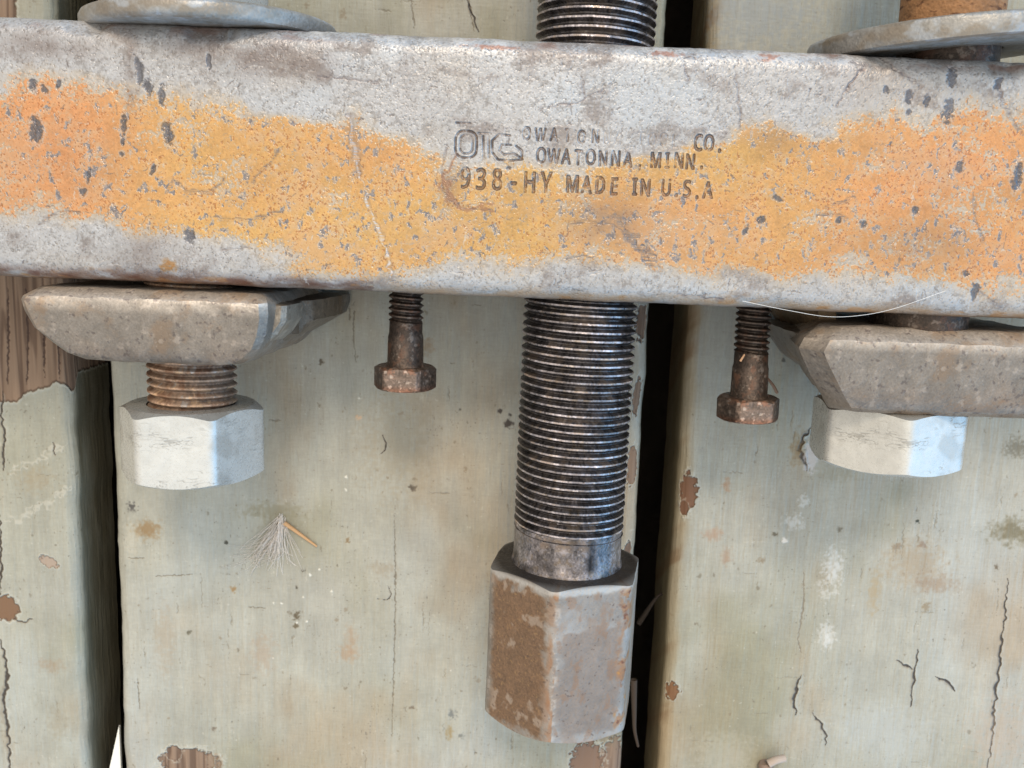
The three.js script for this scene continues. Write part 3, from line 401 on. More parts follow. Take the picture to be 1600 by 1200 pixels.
  for (const p of [[11.4, -2.8, 15.8, -3.6, 20.4, -2.9, 23.7, -0.5], [10.5, 4.2, 14.3, 3.4, 17.0, 4.3], [64.4, -36.3, 67.2, -35.8, 64.0, -30.9], [67.6, -35.8, 63.7, -30.7], [65.9, -34.0, 62.5, -27.8], [93.5, -33.4, 95.0, -29.8, 96.9, -26.9, 99.9, -23.7], [91.2, -12.5, 92.3, -7.5, 94.5, -2.8], [-46.1, -15.5, -47.4, -13.4, -50.6, -10.1, -51.8, -8.2], [-94.7, 1.7, -90.8, -0.7, -86.3, -1.1], [-59.5, -1.0, -52.5, -0.9, -46.1, -2.8], [-58.3, 5.3, -51.9, 4.7], [-69.0, -5.6, -67.7, -8.4, -65.2, -6.0, -60.1, -6.0, -57.6, -8.6], [66.3, -6.4, 62.4, -6.9, 60.5, -6.8], [62.2, -8.1, 67.8, -10.5], [43.3, 11.2, 34.2, 10.5], [42.3, -32.4, 44.1, -22.8], [12.4, -31.1, 12.9, -27.3], [4.6, -24.7, 11.4, -26.2, 16.9, -28.9], [-38.7, -29.1, -27.4, -28.2], [70.2, -40.7, 73.3, -34.9, 78.6, -32.1], [32.2, -34.1, 33.0, -31.4], [95.0, 7.0, 100.6, 10.7], [-13.4, -17.3, -14.5, -12.9, -14.1, -8.0, -11.5, -5.3, -4.0, -4.6]]) line(p, .24, [112, 100, 98], .75, -.06);
  S.stroke([-12.3, -14.9, -13.8, -10.5, -12.8, -6.5, -9.2, -5.1, -3.8, -4.7], 1.1, (i, t) => S.mix(i, [150, 104, 78], t * .6), { rag: .6, fine: .8 });
  for (const [q, a, b] of [[[-68.7, 8.5], 1.6, 1.3], [[48.8, -36.8], 2.6, 1.4], [[-5.3, -36.1], 6, .8], [[28.3, -36.5], 5, .9], [[-69.1, 9.6], 2.4, 1.2]]) S.blob(q[0], q[1], a, b, (i, t) => S.mix(i, q[1] > 0 ? [168, 108, 44] : [176, 116, 92], t * .65), { soft: .8, rag: .7, fine: 1.6 });
  const wide = new Float32Array(S.n); { const tmp = new Float32Array(S.n), q = 3; // soft outline of the letters: the raised lip of each stamp
    for (let j = 0; j < S.h; j++) for (let k = q; k < S.w - q; k++) { let a = 0; for (let d = -q; d <= q; d++) a += ink[(j * S.w + k + d) * 4]; tmp[j * S.w + k] = a / (255 * (2 * q + 1)); }
    for (let j = q; j < S.h - q; j++) for (let k = 0; k < S.w; k++) { let a = 0; for (let d = -q; d <= q; d++) a += tmp[(j + d) * S.w + k]; wide[j * S.w + k] = a / (2 * q + 1); } }
  for (let j = 0, i = 0; j < S.h; j++) for (let k = 0; k < S.w; k++, i++) {
    const a = ink[i * 4] / 255, w = wide[i]; if (w < .02 && a < .03) continue;
    const x = lerp(S.x0, S.x1, (k + .5) / S.w), z = lerp(S.y0, S.y1, (j + .5) / S.h), n = fbm(x * 1.1, z * 1.1 + 8, 3), f = fbm(x * 3.4, z * 3.4, 2), lip = clamp(w * 2.2 - a * 1.6) * (.6 + .8 * f);
    S.mix(i, [206, 196, 184], lip * .5); S.ht[i] += .12 * lip;
    const q = clamp(a * (1.05 + 1.5 * n + .6 * f)); S.mix(i, n > .1 ? [78, 54, 42] : [124, 82, 54], q * .6); S.ht[i] -= .46 * q;
  }
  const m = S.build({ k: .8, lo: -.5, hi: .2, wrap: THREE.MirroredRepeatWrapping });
  // body: rounded section drawn along X, arrises dented
  const prof = [], A = 8, yb = 9, arcs = (cz, cy, a0) => { for (let a = 0; a <= A; a++) { const t = a0 + a / A * Math.PI / 2; prof.push([cz - BR * Math.cos(t), cy + BR * Math.sin(t)]); } };
  prof.push([BT, 28]); arcs(BT + BR, BY - BR, 0); for (let a = 1; a < 14; a++) prof.push([lerp(BT + BR, BB - BR, a / 14), BY]); arcs(BB - BR, BY - BR, Math.PI / 2); prof.push([BB, 28]); arcs(BB - BR, yb + BR, Math.PI); arcs(BT + BR, yb + BR, Math.PI * 1.5); prof.push([BT, 28]);
  const arc = [0]; for (let i = 1; i < prof.length; i++) arc.push(arc[i - 1] + Math.hypot(prof[i][0] - prof[i - 1][0], prof[i][1] - prof[i - 1][1]));
  const at0 = arc[1 + A] , z0 = BT + BR; // unrolled coordinate equals Z on the face
  const nicks = [-85.9, -36.1, 2.6, .9, -82.2, -37.0, 2, .8, -62.8, -36.4, 2.4, .9, -57.9, -36.6, 2.6, .8, 70.2, -38.1, 2, .7, 94.4, -38.2, 3, 1.2, -70.0, 8.6, 2, .4, 13.4, 10.9, 3, .3, -41.0, 10.9, 3, .3];
  const NX = 560, xa = -140, xb = 172;
  const g = grid(prof.length - 1, NX + 2, (u, v, i, j) => {
    const jj = clamp(j - 1, 0, NX), x = lerp(xa, xb, jj / NX), cap = j === 0 || j === NX + 2; let [z, y] = prof[i];
    const w = .1 * noise(x * .12, i * .5) + .06 * noise(x * .5, i * .7); let dz = 0, dy = y > 30 ? w * .6 : 0;
    if (y > 30) for (let k = 0; k < nicks.length; k += 4) { const up = nicks[k + 1] < -12, e = up ? BT : BB, d = Math.hypot(z - e, y - BY) ; const q = Math.exp(-(((x - nicks[k]) / nicks[k + 2]) ** 4)) * ss(4.2, .8, d) * nicks[k + 3] * (1 + .4 * noise(x * 2, k)); dz += (up ? 1 : -1) * q * .8; dy -= q * .7; }
    if (y > 28 && (z < BT + 2 || z > BB - 2)) dz += .14 * noise(x * .16, z > 0 ? 4 : 90) + .06 * noise(x * .9, z);
    const t = z0 + (arc[i] - at0); const cz = (BT + BB) / 2;
    return [x, cap ? 28 : y + dy, cap ? cz : z + dz, (x - S.x0) / (S.x1 - S.x0), clamp((t - S.y0) / (S.y1 - S.y0), .002, .998)];
  }, { crease: 50 });
  const bar = mesh('crossbar', g, m, scene); bar.rotation.y = R(-.45);
  tag(bar, 'thick orange and grey worn steel bar with stamped lettering lying across the deck', 'steel bar');
}

// ---------------------------------------------------------------- metals
function metalSurface(sd, f, size = 40, px = 512) { const S = new Surface(0, 0, size, size, px, px); S.each((x, y, i) => f(S, x + sd * 50, y + sd * 31, i)); return S; }
const MIR = { wrap: THREE.MirroredRepeatWrapping };
const M = {};
M.greased = metalSurface(1, (S, x, y, i) => { // dark oiled steel of the forcing screw
  const n = fbm(x * .5, y * .5, 4), g = fbm(x * 2.4, y * 2.4, 3), v = 1 + .35 * n + .35 * g; S.set(i, 108 * v, 103 * v, 104 * v); const br = ss(.15, .55, fbm(x * .4 + 7, y * .7, 4)); S.mix(i, [92, 74, 58], br * .5);
  const fl = ss(.5, .68, fbm(x * 1.7 + 9, y * 1.7, 3)); S.mix(i, [158, 150, 140], fl * .6); S.mix(i, [112, 98, 82], ss(.1, .5, fbm(x * 1.1 + 70, y * 1.3, 4)) * .45); S.ro[i] = .36 + .2 * g + .16 * br; S.me[i] = .8 - .4 * br; S.ht[i] = .04 * g + .02 * n;
}).build({ ...MIR, k: .9, lo: -.1, hi: .1, extra: { vertexColors: true } });
M.blackBolt = metalSurface(2, (S, x, y, i) => { // brown-black oxide of the small bolts
  const n = fbm(x * .6, y * .6, 4), g = fbm(x * 2.8, y * 2.8, 3), v = 1 + .25 * n + .3 * g; S.set(i, 82 * v, 70 * v, 62 * v); const r = ss(.05, .5, fbm(x * .5 + 17, y * .5, 4) + .2 * g); S.mix(i, [106, 66, 46], r * .5);
  const w = ss(.22, .5, fbm(x * .9 + 3, y * .9 + 8, 4)); S.mix(i, [164, 152, 142], w * .5); S.ro[i] = .5 + .2 * g; S.me[i] = .55 - .3 * r; S.ht[i] = .04 * g + .03 * n;
}).build({ ...MIR, k: .8, lo: -.12, hi: .12, extra: { vertexColors: true } });
M.rustThread = metalSurface(3, (S, x, y, i) => {
  const n = fbm(x * .35, y * .35, 4), g = fbm(x * 2.4, y * 2.4, 3), v = 1 + .2 * n + .25 * g; S.set(i, 158 * v, 132 * v, 112 * v); S.mix(i, [118, 82, 60], ss(0, .5, fbm(x * .6 + 5, y * .6, 4)) * .6); S.mix(i, [200, 166, 130], ss(.25, .55, fbm(x * .8 + 9, y * .9, 3)) * .6); S.mix(i, [176, 172, 168], ss(.35, .6, fbm(x * .5 + 40, y * .5, 3)) * .7);
  S.ro[i] = .62 + .15 * g; S.me[i] = .3; S.ht[i] = .06 * g + .04 * n;
}).build({ ...MIR, k: .8, lo: -.15, hi: .15, extra: { vertexColors: true } });
M.zinc = metalSurface(4, (S, x, y, i) => { // dull whitish plating of the big nuts
  const n = fbm(x * .12, y * .12, 4), m = fbm(x * .5, y * .5 + 6, 4), g = fbm(x * 2.6, y * 2.6, 3), v = 1 + .04 * n + .03 * m + .03 * g; S.set(i, 224 * v, 222 * v, 215 * v);
  const cl = ss(-.05, .45, fbm(x * .22 + 60, y * .3, 3)), s = ss(.78, .95, ridge(x * .32 + 8 + .4 * m, y * 1.5 + .5 * m, 3)) * cl; S.mix(i, [120, 114, 104], s * .35); const s2 = ss(.42, .62, fbm(x * 1.6 + 3, y * 3.1, 4)) * cl; S.mix(i, [112, 106, 98], s2 * .4);
  const gr = ss(.2, .6, fbm(x * .16 + 30, y * .16, 4)); S.mix(i, [160, 152, 140], gr * .3); S.ro[i] = .3 + .1 * g + .2 * s; S.me[i] = .32; S.ht[i] = .025 * m + .012 * g - .04 * s;
}).build({ ...MIR, k: .72, lo: -.12, hi: .12, extra: { vertexColors: true } });
M.forged = metalSurface(5, (S, x, y, i) => { // mottled brown-grey forging
  const n = fbm(x * .1, y * .1, 4), m = fbm(x * .45, y * .45 + 6, 4), g = fbm(x * 2.5, y * 2.5, 3, .65), v = 1 + .1 * n + .09 * m + .07 * g; S.set(i, 142 * v, 132 * v, 121 * v); S.mul(i, 1 + .06 * noise(x * 4, y * 4));
  S.mix(i, [140, 112, 86], ss(.0, .55, fbm(x * .2 + 12, y * .2, 4) + .25 * g) * .5); S.mix(i, [190, 176, 162], ss(.25, .6, fbm(x * .6 + 24, y * .6, 4)) * .45); S.mix(i, [84, 74, 72], ss(.3, .6, fbm(x * 1.1 + 4, y * 1.1 + 30, 4)) * .5); S.mix(i, [206, 194, 182], ss(.62, .8, fbm(x * 1.9 + 44, y * 1.9, 2)) * .25);
  S.ro[i] = .48 + .14 * g; S.me[i] = .4; S.ht[i] = .035 * g + .06 * m + .05 * n;
}, 60, 768).build({ ...MIR, k: .8, lo: -.2, hi: .2, extra: { vertexColors: true } });
M.plate = metalSurface(6, (S, x, y, i) => { // galvanised washers
  const n = fbm(x * .14, y * .3, 4), m = fbm(x * .8, y * .8 + 6, 4), g = fbm(x * 2.5, y * 2.5, 3), v = 1 + .1 * n + .08 * m + .08 * g; S.set(i, 168 * v, 164 * v, 158 * v); S.mix(i, [140, 122, 100], ss(0, .5, fbm(x * .2 + 52, y * .3, 4)) * .5); S.mix(i, [196, 206, 218], ss(.2, .5, fbm(x * .3 + 5, y * .4 + 20, 4)) * .5);
  S.ro[i] = .48 + .15 * g; S.me[i] = .4; S.ht[i] = .05 * m + .04 * g;
}).build({ ...MIR, k: .8, lo: -.15, hi: .15 });
M.rustRod = metalSurface(7, (S, x, y, i) => {
  const n = fbm(x * .2, y * .2, 4), m = fbm(x * .7, y * 1.2 + 6, 4), g = fbm(x * 2.5, y * 2.5, 3), v = 1 + .1 * n + .15 * m + .12 * g; S.set(i, 158 * v, 116 * v, 78 * v); S.mix(i, [86, 52, 30], ss(.15, .5, fbm(x * .5 + 2, y * 1.1, 4)) * .8); S.mix(i, [188, 168, 142], ss(.2, .55, fbm(x * .15 + 72, y * .3, 4)) * .6);
  S.ro[i] = .75; S.me[i] = .12; S.ht[i] = .1 * m + .06 * g;
}).build({ ...MIR, k: .8, lo: -.25, hi: .25 });

// ---------------------------------------------------------------- forcing screw through the middle of the bar
{
  const t = thing('forcing_screw', 'large dark oiled threaded screw with a rusty hexagon head through the middle of the bar', 'screw', [BX, 28, 0]); t.rotation.y = R(-.45);
  const wear = (q, u, z) => lerp((2.6 + 1.3 * noise(u * 30, z * .8) + .9 * noise(u * 9 + 4, z * .12)), .66 + .2 * noise(u * 22, z * 1.1), ss(0, .1, q));
  mesh('threaded_shaft', thread(12.7, 1.02, 1.814, -92, 87, { vcol: wear, wear: .1, seg: 128 }), M.greased, t);
  mesh('neck', turned([[11.6, 62], [11.6, 64.6], [12.45, 65.4], [12.5, 72.5], [12.7, 73.6], [13.3, 75.6]], 90, { wob: .12, vcol: (u, v) => 1.6 + 1.1 * noise(u * 30, v * 7) + .5 * noise(u * 70, v * 20) }), M.greased, t);
  // head: rust-filmed face on the left of its front corner, greyer face with orange rust at its rim on the right
  const a = 16.8, S = new Surface(0, 68, 2 * Math.PI * a, 118, 1024, 512), per = 2 * Math.PI * a, mid = per / 2 - per / 30;
  S.each((p, z, i) => {
    const n = fbm(p * .12, z * .12, 4), m = fbm(p * .5, z * .5, 4), g = fbm(p * 2.2, z * 2.2, 3, .6), f = (p - mid) / (per / 6), v = 1 + .06 * n + .07 * m + .08 * g;
    S.set(i, 156 * v, 146 * v, 136 * v); S.mix(i, [180, 174, 168], ss(-.1, .4, fbm(p * .14 + 8, z * .14, 4)) * .6); S.mix(i, [156, 128, 106], ss(.1, .5, fbm(p * .3 + 30, z * .3, 4)) * .45);
    const inL = Math.min(p - (mid - per / 6) - .6, mid - 2 - p + 1.6 * m, z - 77 + 3 * m, 110.5 - z + 2 * m) , l = ss(-.6, 1.1, inL + .8 * fbm(p * .6, z * .35 + 3, 3));
    const sp = ss(.3, .6, fbm(p * 1.8 + 4, z * 1.8, 3, .7)), vv = 1 + .13 * g + .1 * m + .08 * noise(p * 4, z * 4); S.mix(i, [124 * vv, 95 * vv, 70 * vv], l * .92); S.mix(i, [172, 138, 92], l * sp * .5); const bare = ss(.3, .52, fbm(p * .34 + 12, z * .3 + 4, 4)) * l; S.mix(i, [172, 154, 138], bare * .8);
    const inR = Math.min(p - mid - .9, mid + per / 6 - 3.2 - p, z - 85 + 2 * m, 110 - z), r = ss(-.6, 1.2, inR + 1.4 * fbm(p * .25, z * .25 + 13, 3)); S.mix(i, [142 * v, 126 * v, 113 * v], r * .85); const stk = ss(.15, .5, fbm(p * .5 + 60, z * .22, 4) + .2 * g); S.mix(i, [150, 112, 84], stk * (1 - l) * .5); const fr = ss(.45, .65, fbm(p * 1.4, z * 1.4 + 70, 3)); S.mix(i, [92, 72, 60], fr * .5);
    const rust = ss(.12, .42, fbm(p * .42 + 3, z * .3 + 50, 4)) * ss(3.2, .9, Math.abs(p - (mid + per / 6 - 1.6))); S.mix(i, [172 * v, 116 * v, 70 * v], rust * .7); S.mix(i, [118, 70, 48], rust * ss(.1, .5, fbm(p * .9, z * .9, 4)) * .85); S.mix(i, [206, 140, 62], rust * ss(.3, .55, fbm(p * .6 + 8, z * .7, 3)) * .7);
    const cor = ss(.9, .2, Math.abs(p - mid)) + ss(1, .2, Math.abs(p - mid - per / 6)) * .5 + ss(1, .2, Math.abs(p - mid + per / 6)) * .8; S.mix(i, [200, 188, 176], clamp(cor) * .6 * ss(-.1, .4, m + .5 * g)); const cr = ss(2.2, .6, mid - p) * (p < mid ? 1 : 0) * ss(0, .4, fbm(p * .5, z * .2 + 9, 3)); S.mix(i, [164, 108, 66], cr * .6);
    const tp = ss(77.4, 76, z); S.mix(i, [208, 204, 198], ss(74.4, 75, z) * ss(77, 75.8, z + m) * .7); S.mix(i, [72, 64, 58], ss(75.6, 74, z) * .8); const bt = ss(110.5, 112.5, z + .8 * m); S.mix(i, [176, 138, 108], bt * .45);  // pale line along the top rim is a painted highlight
    S.ro[i] = .5 + .15 * g + .1 * l; S.me[i] = .35 - .25 * l; S.ht[i] = .05 * m + .06 * g - .06 * rust + .04 * l;
  });
  mesh('hexagon_head', hexBody(32.7, 74.6, 111.6, { turn: 42, uv: 1, wear: .14, rim: 1.0, cham0: 22, cham1: 30, capTone: .42 }), S.build({ k: .8, lo: -.25, hi: .2, ...MIR, extra: { vertexColors: true } }), t);
  const g = t.children[t.children.length - 1].geometry.attributes.uv; for (let i = 0; i < g.count; i++) g.setXY(i, g.getX(i) / per * (2 * Math.PI * a) / (2 * Math.PI * 16.7), (g.getY(i) - 68) / 50);
}

// ---------------------------------------------------------------- two small bolts under the bar
function smallBolt(label, x, y, z, turn, tilt) {
  const t = thing('hexagon_bolt', label, 'bolt', [x, y, z], 'small bolts below the bar'); t.rotation.y = R(tilt);
  mesh('thread', thread(3.97, .72, 1.41, -12, 13, { seg: 48, wear: .04, vcol: (q, u, z) => lerp(1.5 + .4 * noise(u * 20, z), .6, ss(0, .3, q)) }), M.blackBolt, t);
  mesh('shank', turned([[3.3, 6.4], [3.75, 7.1], [3.8, 9.6], [4.05, 10.6], [4.15, 16.4], [4.6, 17.4]], 48, { wob: .06, vcol: (u, v) => 1.15 + .35 * noise(u * 14, v * 5) }), M.blackBolt, t);
  const h = hexBody(12.9, 17.2, 22.6, { turn, wear: .08, rim: .96, seg: 120 }); const c = new Float32Array(h.attributes.position.count * 3); for (let i = 0; i < c.length / 3; i++) { const zz = h.attributes.position.getZ(i), yy = h.attributes.position.getY(i), xx = h.attributes.position.getX(i), f = yy > 5.4 ? 2.9 : 1.2, lo = ss(20.8, 22.4, zz); c[i * 3] = f * (1 + .2 * lo); c[i * 3 + 1] = f * (1 - .18 * lo); c[i * 3 + 2] = f * (1 - .35 * lo); }  // upward facets coloured brighter, light from above painted in
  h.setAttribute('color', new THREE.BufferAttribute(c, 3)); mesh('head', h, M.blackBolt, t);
  return t;
}
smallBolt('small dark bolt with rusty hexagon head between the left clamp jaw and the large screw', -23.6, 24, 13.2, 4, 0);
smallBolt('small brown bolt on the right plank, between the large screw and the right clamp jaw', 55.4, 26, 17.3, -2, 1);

// ---------------------------------------------------------------- side rods, nuts and washers
const nutG = (turn, o = {}) => hexBody(28.4, 0, 16.6, { hole: 9.7, turn, wear: .12, rim: .97, cham0: 30, cham1: 26, capTone: .62, ...o });  // end face towards the bar darkened, shade put into its colour
{
  const t = thing('threaded_rod', 'rusty threaded rod running through the left clamp jaw and nut', 'threaded rod', [-71.4, 28, 0]);
  mesh('thread', thread(9.7, .95, 1.85, -62, 63, { vcol: (q, u, z) => lerp(1.35 + .3 * noise(u * 20, z), .8, ss(0, .25, q)) }), M.rustThread, t);
  const n = thing('hexagon_nut', 'whitish hexagon nut below the left clamp jaw, on the rusty thread', 'nut', [-71.7, 28, 40.1], 'large nuts on the side rods'); mesh('nut_body', nutG(-4), M.zinc, n);
  const k = thing('hexagon_nut', 'grey nut at the top left frame edge, resting on the left washer', 'nut', [-70, 28, -59.2], 'large nuts on the side rods'); mesh('nut_body', nutG(-16), M.zinc, k);
  const r = thing('threaded_rod', 'rusty brown smooth rod rising from the right washer at the top frame edge', 'rod', [89.6, 33, 0]); 
  mesh('rod_end', turned([[.01, -84], [10, -84], [10.1, -70], [10.0, -60], [10.15, -52], [10.05, -44]], 60, { wob: .15 }), M.rustRod, r);
  mesh('shank', turned([[10, -44], [10, 12], [9.9, 44], [.01, 44]], 60, { wob: .05, vcol: () => .8 }), M.blackBolt, r, 'grey rod seen in the gap between bar and right clamp jaw');
  const m = thing('hexagon_nut', 'bright zinc hexagon nut partly hidden under the right clamp jaw', 'nut', [86.6, 29, 34.2], 'large nuts on the side rods'); mesh('nut_body', hexBody(29.6, 0, 13.8, { hole: 9.9, turn: 37, wear: .12, rim: .97, cham0: 24, cham1: 26, capTone: .62 }), M.zinc, m);
}
function washer(label, x, y, z, R1, th, tilt, lean) {
  const o = mesh('washer', turned([[11, 0], [11, th], [R1 - 1.1, th], [R1 - .35, th - .25], [R1, th - 1], [R1 + .05, 1], [R1 - .3, .3], [R1 - 1, 0], [11, 0]], 120, { wob: .25, crease: 45 }), M.plate, scene);
  o.position.set(x * MM, y * MM, z * MM); o.rotation.set(R(lean), R(tilt), 0); return tag(o, label, 'washer', 'large washers on top of the bar');
}
washer('large grey washer flat on the upper left edge of the bar', -65.4, 28, -42.6, 26, 3.5, .8, 2.2);
washer('large grey washer standing tilted on the upper right edge of the bar', 89.6, 31, -45.2, 27.6, 4.2, 5.4, 3.2);

// ---------------------------------------------------------------- clamp jaws
const shade = (g, f) => { g = boxUV(g, 60); const p = g.attributes.position, c = new Float32Array(p.count * 3); for (let i = 0; i < p.count; i++) { const q = f(p.getX(i), p.getY(i), p.getZ(i)); c[i * 3] = q[0]; c[i * 3 + 1] = q[1]; c[i * 3 + 2] = q[2]; } g.setAttribute('color', new THREE.BufferAttribute(c, 3)); return g; };
const inset = (pts, k) => { let cx = 0, cy = 0; const n = pts.length / 2; for (let i = 0; i < n; i++) { cx += pts[i * 2] / n; cy += pts[i * 2 + 1] / n; } return pts.map((v, i) => { const c = i % 2 ? cy : cx; return v > c ? Math.max(c, v - k) : Math.min(c, v + k); }); };
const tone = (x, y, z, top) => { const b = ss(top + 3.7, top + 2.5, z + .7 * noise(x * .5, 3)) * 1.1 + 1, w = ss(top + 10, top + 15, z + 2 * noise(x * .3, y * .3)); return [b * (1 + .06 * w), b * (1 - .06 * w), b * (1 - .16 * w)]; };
{
  const t = thing('clamp_jaw', 'brown grey forged clamp jaw at the left, rounded at its lower left corner', 'clamp jaw', [-71.4, 0, 0], 'forged clamp jaws below the bar');
  // block: section in X, Y at several heights along Z
  const blk = (xl, xr, yf) => [xl, yf - 1.6, xl + 1.6, yf, (xl + xr) / 2, yf + .2, xr - 1.4, yf, xr, yf - 1.4, xr + 1.2, 30, xr + 2.4, 8, xr + 2.4, 3, xl, 3, xl - .5, 26];
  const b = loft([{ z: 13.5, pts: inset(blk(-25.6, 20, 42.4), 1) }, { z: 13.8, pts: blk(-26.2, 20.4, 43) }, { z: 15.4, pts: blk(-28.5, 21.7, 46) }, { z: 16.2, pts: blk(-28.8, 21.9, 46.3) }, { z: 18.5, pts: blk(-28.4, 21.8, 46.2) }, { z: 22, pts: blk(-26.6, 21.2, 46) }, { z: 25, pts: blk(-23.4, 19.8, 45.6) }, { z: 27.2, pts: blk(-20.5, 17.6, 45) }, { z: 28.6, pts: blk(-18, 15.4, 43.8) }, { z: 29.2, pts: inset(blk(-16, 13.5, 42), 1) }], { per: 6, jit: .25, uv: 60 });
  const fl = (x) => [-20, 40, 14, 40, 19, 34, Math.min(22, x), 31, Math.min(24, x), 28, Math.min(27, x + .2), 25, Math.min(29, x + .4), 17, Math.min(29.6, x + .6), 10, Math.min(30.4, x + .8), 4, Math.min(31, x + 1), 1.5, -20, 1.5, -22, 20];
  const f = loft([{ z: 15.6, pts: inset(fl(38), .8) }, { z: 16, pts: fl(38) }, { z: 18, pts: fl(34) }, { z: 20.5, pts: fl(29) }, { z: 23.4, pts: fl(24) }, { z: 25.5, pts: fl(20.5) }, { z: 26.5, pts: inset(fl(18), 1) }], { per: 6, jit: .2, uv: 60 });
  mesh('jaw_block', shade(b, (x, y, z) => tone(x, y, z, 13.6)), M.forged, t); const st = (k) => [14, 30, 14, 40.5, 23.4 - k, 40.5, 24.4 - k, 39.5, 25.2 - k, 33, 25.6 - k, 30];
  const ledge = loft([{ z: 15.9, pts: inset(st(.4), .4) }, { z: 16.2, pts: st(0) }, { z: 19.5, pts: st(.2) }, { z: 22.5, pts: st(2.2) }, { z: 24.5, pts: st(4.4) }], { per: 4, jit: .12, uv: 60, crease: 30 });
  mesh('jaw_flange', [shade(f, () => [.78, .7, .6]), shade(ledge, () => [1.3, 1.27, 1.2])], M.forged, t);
}
{
  const t = thing('clamp_jaw', 'brown grey forged clamp jaw at the right frame edge with a chipped left corner', 'clamp jaw', [89.6, 0, 0], 'forged clamp jaws below the bar');
  const blk = (xl, xr, yf) => [xl, yf - 4.5, xl + 3.6, yf, (xl + xr) / 2, yf + .2, xr - 1.4, yf, xr, yf - 1.4, xr, 26, xr, 3, xl + 8, 3, xl + 6, 14, xl + 2.4, 30];
  const b = loft([{ z: 16.2, pts: inset(blk(-23, 27, 42.2), 1.2) }, { z: 16.5, pts: blk(-23.6, 27, 42.8) }, { z: 18.8, pts: blk(-27.4, 27, 46.7) }, { z: 21, pts: blk(-28.6, 27.4, 46.8) }, { z: 23.5, pts: blk(-27.4, 27.4, 46.6) }, { z: 27, pts: blk(-25.4, 27, 46.4) }, { z: 30.5, pts: blk(-22.9, 27, 46) }, { z: 33, pts: blk(-21, 26, 45) }, { z: 34.2, pts: blk(-19.8, 25, 43.5) }, { z: 34.7, pts: inset(blk(-18, 24, 42), 1) }], { per: 6, jit: .28, uv: 60 });
  const fl = (x) => [x, 30, x + 2, 34, 0, 36, 20, 36, 24, 20, 22, 3, x + 4, 1.5, x, 2, x - .2, 10, x - .4, 20];
  const f = loft([{ z: 18.6, pts: inset(fl(-25.5), .8) }, { z: 19, pts: fl(-25.8) }, { z: 21, pts: fl(-24.4) }, { z: 24, pts: fl(-22.4) }, { z: 27, pts: fl(-20) }, { z: 29, pts: inset(fl(-18), 1) }], { per: 6, jit: .2, uv: 60 });
  const wing = (x) => [x, 2, x + .6, 12, x + 2, 22, x + 4, 26, x + 8, 26, x + 6.5, 14, x + 6, 2, x + 3, 1.5];
  const w = loft([{ z: 13.6, pts: inset(wing(-23.6), .6) }, { z: 14, pts: wing(-23.8) }, { z: 17, pts: wing(-23.2) }, { z: 21, pts: wing(-20.4) }, { z: 26, pts: wing(-15.5) }, { z: 27, pts: inset(wing(-14), .6) }], { per: 5, jit: .15, uv: 60 });
  mesh('jaw_block', shade(b, (x, y, z) => tone(x, y, z, 16.7)), M.forged, t); mesh('jaw_flange', [shade(f, (x, y, z) => tone(x, y, z, 12)), shade(w, () => [1.0, .82, .6])], M.forged, t);
}

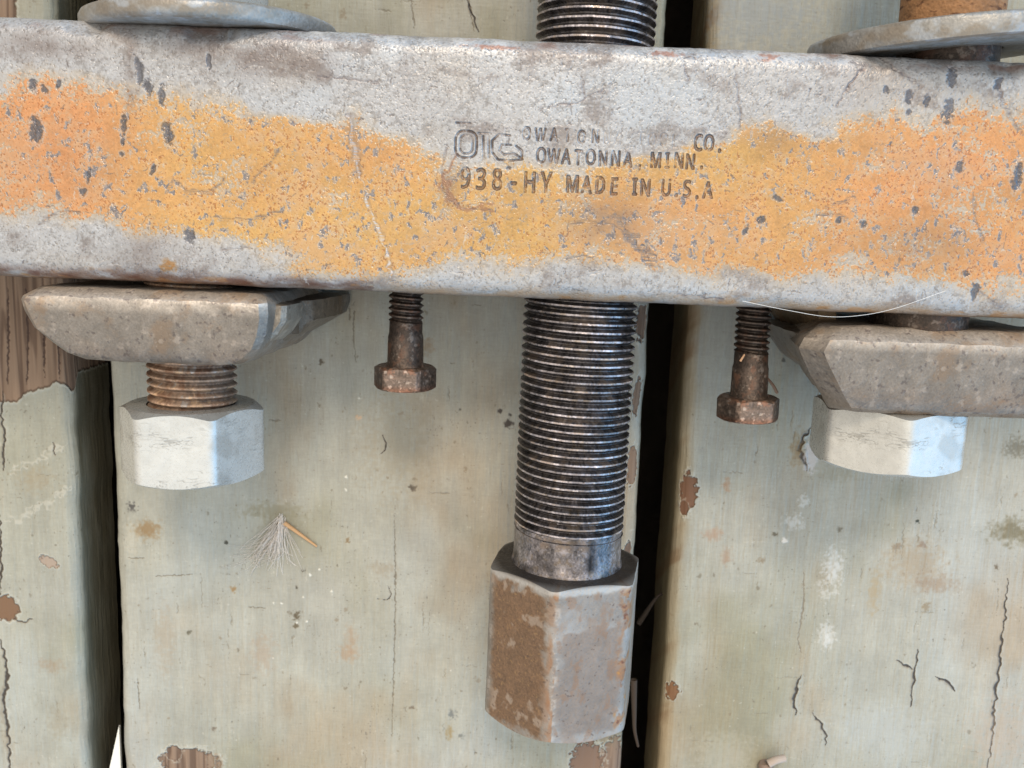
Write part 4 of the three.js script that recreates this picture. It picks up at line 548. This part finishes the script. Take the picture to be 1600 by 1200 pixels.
// ---------------------------------------------------------------- debris, and a stand-in for sunlit ground
const simple = (r, g, b, ro = .8) => new THREE.MeshStandardMaterial({ color: new THREE.Color().setRGB(r, g, b), roughness: ro });
{
  // tuft of pale dry fibres on the middle plank
  const [ox, oz] = [-58.6, 75.5], fib = [];
  for (let k = 0; k < 70; k++) { const a = R(100 + 70 * (rnd() - .35)), L = 7 + 9 * rnd(), ca = Math.cos(a), sa = Math.sin(a), b = (rnd() - .5) * 8, h = 1.5 * rnd(), x0 = (rnd() - .5) * 2.2, z0 = (rnd() - .5) * 2 + 5.5 * rnd() * rnd(); fib.push(tube([[x0, .25, z0], [x0 + ca * L * .4 + b * .25, .3 + h, z0 + sa * L * .4], [x0 + ca * L * .75 + b * .6, .25 + h * .7, z0 + sa * L * .75 + (rnd() - .5) * 2], [x0 + ca * L + b * (rnd() < .3 ? -.4 : .8), .15 + .3 * rnd(), z0 + sa * L + b * .2]], .085, .05, 8, 3)); }
  for (let k = 0; k < 22; k++) { const a = R(165 + 30 * (rnd() - .5)), L = 8 + 8 * rnd(), z0 = 7 + 4 * rnd(), x0 = -2 + 3 * rnd(); fib.push(tube([[x0, .2, z0], [x0 + Math.cos(a) * L * .5, .5, z0 + Math.sin(a) * L * .5 + rnd()], [x0 + Math.cos(a) * L, .15, z0 + Math.sin(a) * L + rnd() * 2]], .035, .025, 6, 3)); }
  const f = mesh('fibre_tuft', fib, simple(.8, .73, .66, .7), scene); f.position.set(ox * MM, 0, oz * MM); tag(f, 'small tuft of pale dry fibres lying on the middle plank', 'fibre tuft');
  const s = mesh('straw_splinter', (() => { const [ax, az] = [-57.7, 77.2], [bx, bz] = [-49.1, 83.5]; return tube([[ax, .6, az], [(ax + bx) / 2, .7, (az + bz) / 2 - .1], [bx, .5, bz]], .62, .28, 12, 6); })(), simple(.52, .31, .15, .6), scene); tag(s, 'thin orange brown straw splinter beside the pale fibre tuft', 'splinter');
  const h = mesh('hair', (() => { const p = []; for (const [q, y] of [[[47.0, 11.4], 47.6], [[56.1, 12.9], 48.0], [[64.5, 13.9], 48.2], [[70.9, 13.4], 48.3], [[77.3, 11.9], 48.2], [[87.8, 7.9], 47.7]]) p.push([q[0], y, q[1]]); return tube(p, .045, .04, 60, 5); })(), simple(.85, .82, .78, .4), scene); tag(h, 'thin white hair curving across the lower right edge of the bar', 'hair');
  const tw = mesh('twig', (() => { const [ax, az] = [60.4, 30.4], [bx, bz] = [65.8, 35.4]; return tube([[ax, 22, az], [(ax + bx) / 2 + .3, 18, (az + bz) / 2], [bx, 14, bz]], .32, .4, 10, 6); })(), simple(.26, .14, .08), scene); tag(tw, 'tiny brown twig leaning against the right small bolt', 'twig');
  const fl = mesh('wood_fleck', (() => { const [ax, az] = [52.0, 25.9], [bx, bz] = [52.8, 24.3]; return tube([[ax, 30.4, az], [bx, 30.6, bz]], .3, .2, 4, 5); })(), simple(.55, .32, .18), scene); tag(fl, 'tiny orange wood fleck stuck on the shank of the right small bolt', 'wood fleck');
  const st = thing('wooden_stub', 'small brown wooden stub on the right plank at the lower frame edge', 'wooden stub', [76.4, 143.1].reduce((a, v, i) => (a[i * 2] = v, a), [0, 0, 0])); st.rotation.y = R(10);
  mesh('stem', turned([[.01, -3.2], [1.5, -3.2], [2.0, -2.6], [2.1, 0], [2.2, 5], [2.0, 8], [.01, 8]], 24, { wob: .2 }).translate(-1, 1.6, 1), simple(.24, .17, .13), st); mesh('cap', tube([[-.5, 3, -2.6], [1.6, 3.1, -3.4], [4.2, 2.4, -3.2]], 1.15, 1.0, 10, 8), simple(.42, .34, .28), st);
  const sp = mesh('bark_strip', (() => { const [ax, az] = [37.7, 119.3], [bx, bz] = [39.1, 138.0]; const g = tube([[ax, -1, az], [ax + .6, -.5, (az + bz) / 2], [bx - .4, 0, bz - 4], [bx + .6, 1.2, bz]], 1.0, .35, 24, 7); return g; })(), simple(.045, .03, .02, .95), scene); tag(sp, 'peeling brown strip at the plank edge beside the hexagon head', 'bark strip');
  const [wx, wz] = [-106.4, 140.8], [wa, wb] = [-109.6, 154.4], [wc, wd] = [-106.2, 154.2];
  const wedge = loft([{ z: 0, pts: [wx - .2, -6, wx, -5.2, wx + .1, -5.2, wx + .1, -6] }, { z: wb - wz, pts: [wa, -6, wa, -5, wc, -5, wc, -6] }, { z: wb - wz + 8, pts: [wa - .8, -6, wa - .8, -5, wc, -5, wc, -6] }], { per: 2 }).translate(0, 0, wz);  // added wedge standing in for the sunlit ground below the gap
  tag(mesh('sunlit_ground_wedge', wedge, simple(.85, .83, .76), scene), 'added pale wedge standing in for sunlit ground seen through the gap between left and middle plank at the lower frame edge', 'wedge');
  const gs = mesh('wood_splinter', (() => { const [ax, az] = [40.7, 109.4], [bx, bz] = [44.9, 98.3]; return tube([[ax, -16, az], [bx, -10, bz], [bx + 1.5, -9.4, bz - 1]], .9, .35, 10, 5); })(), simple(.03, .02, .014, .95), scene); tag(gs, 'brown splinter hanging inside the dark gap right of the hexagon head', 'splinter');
}
scene.environmentIntensity = 1;
renderer.render(scene, camera);
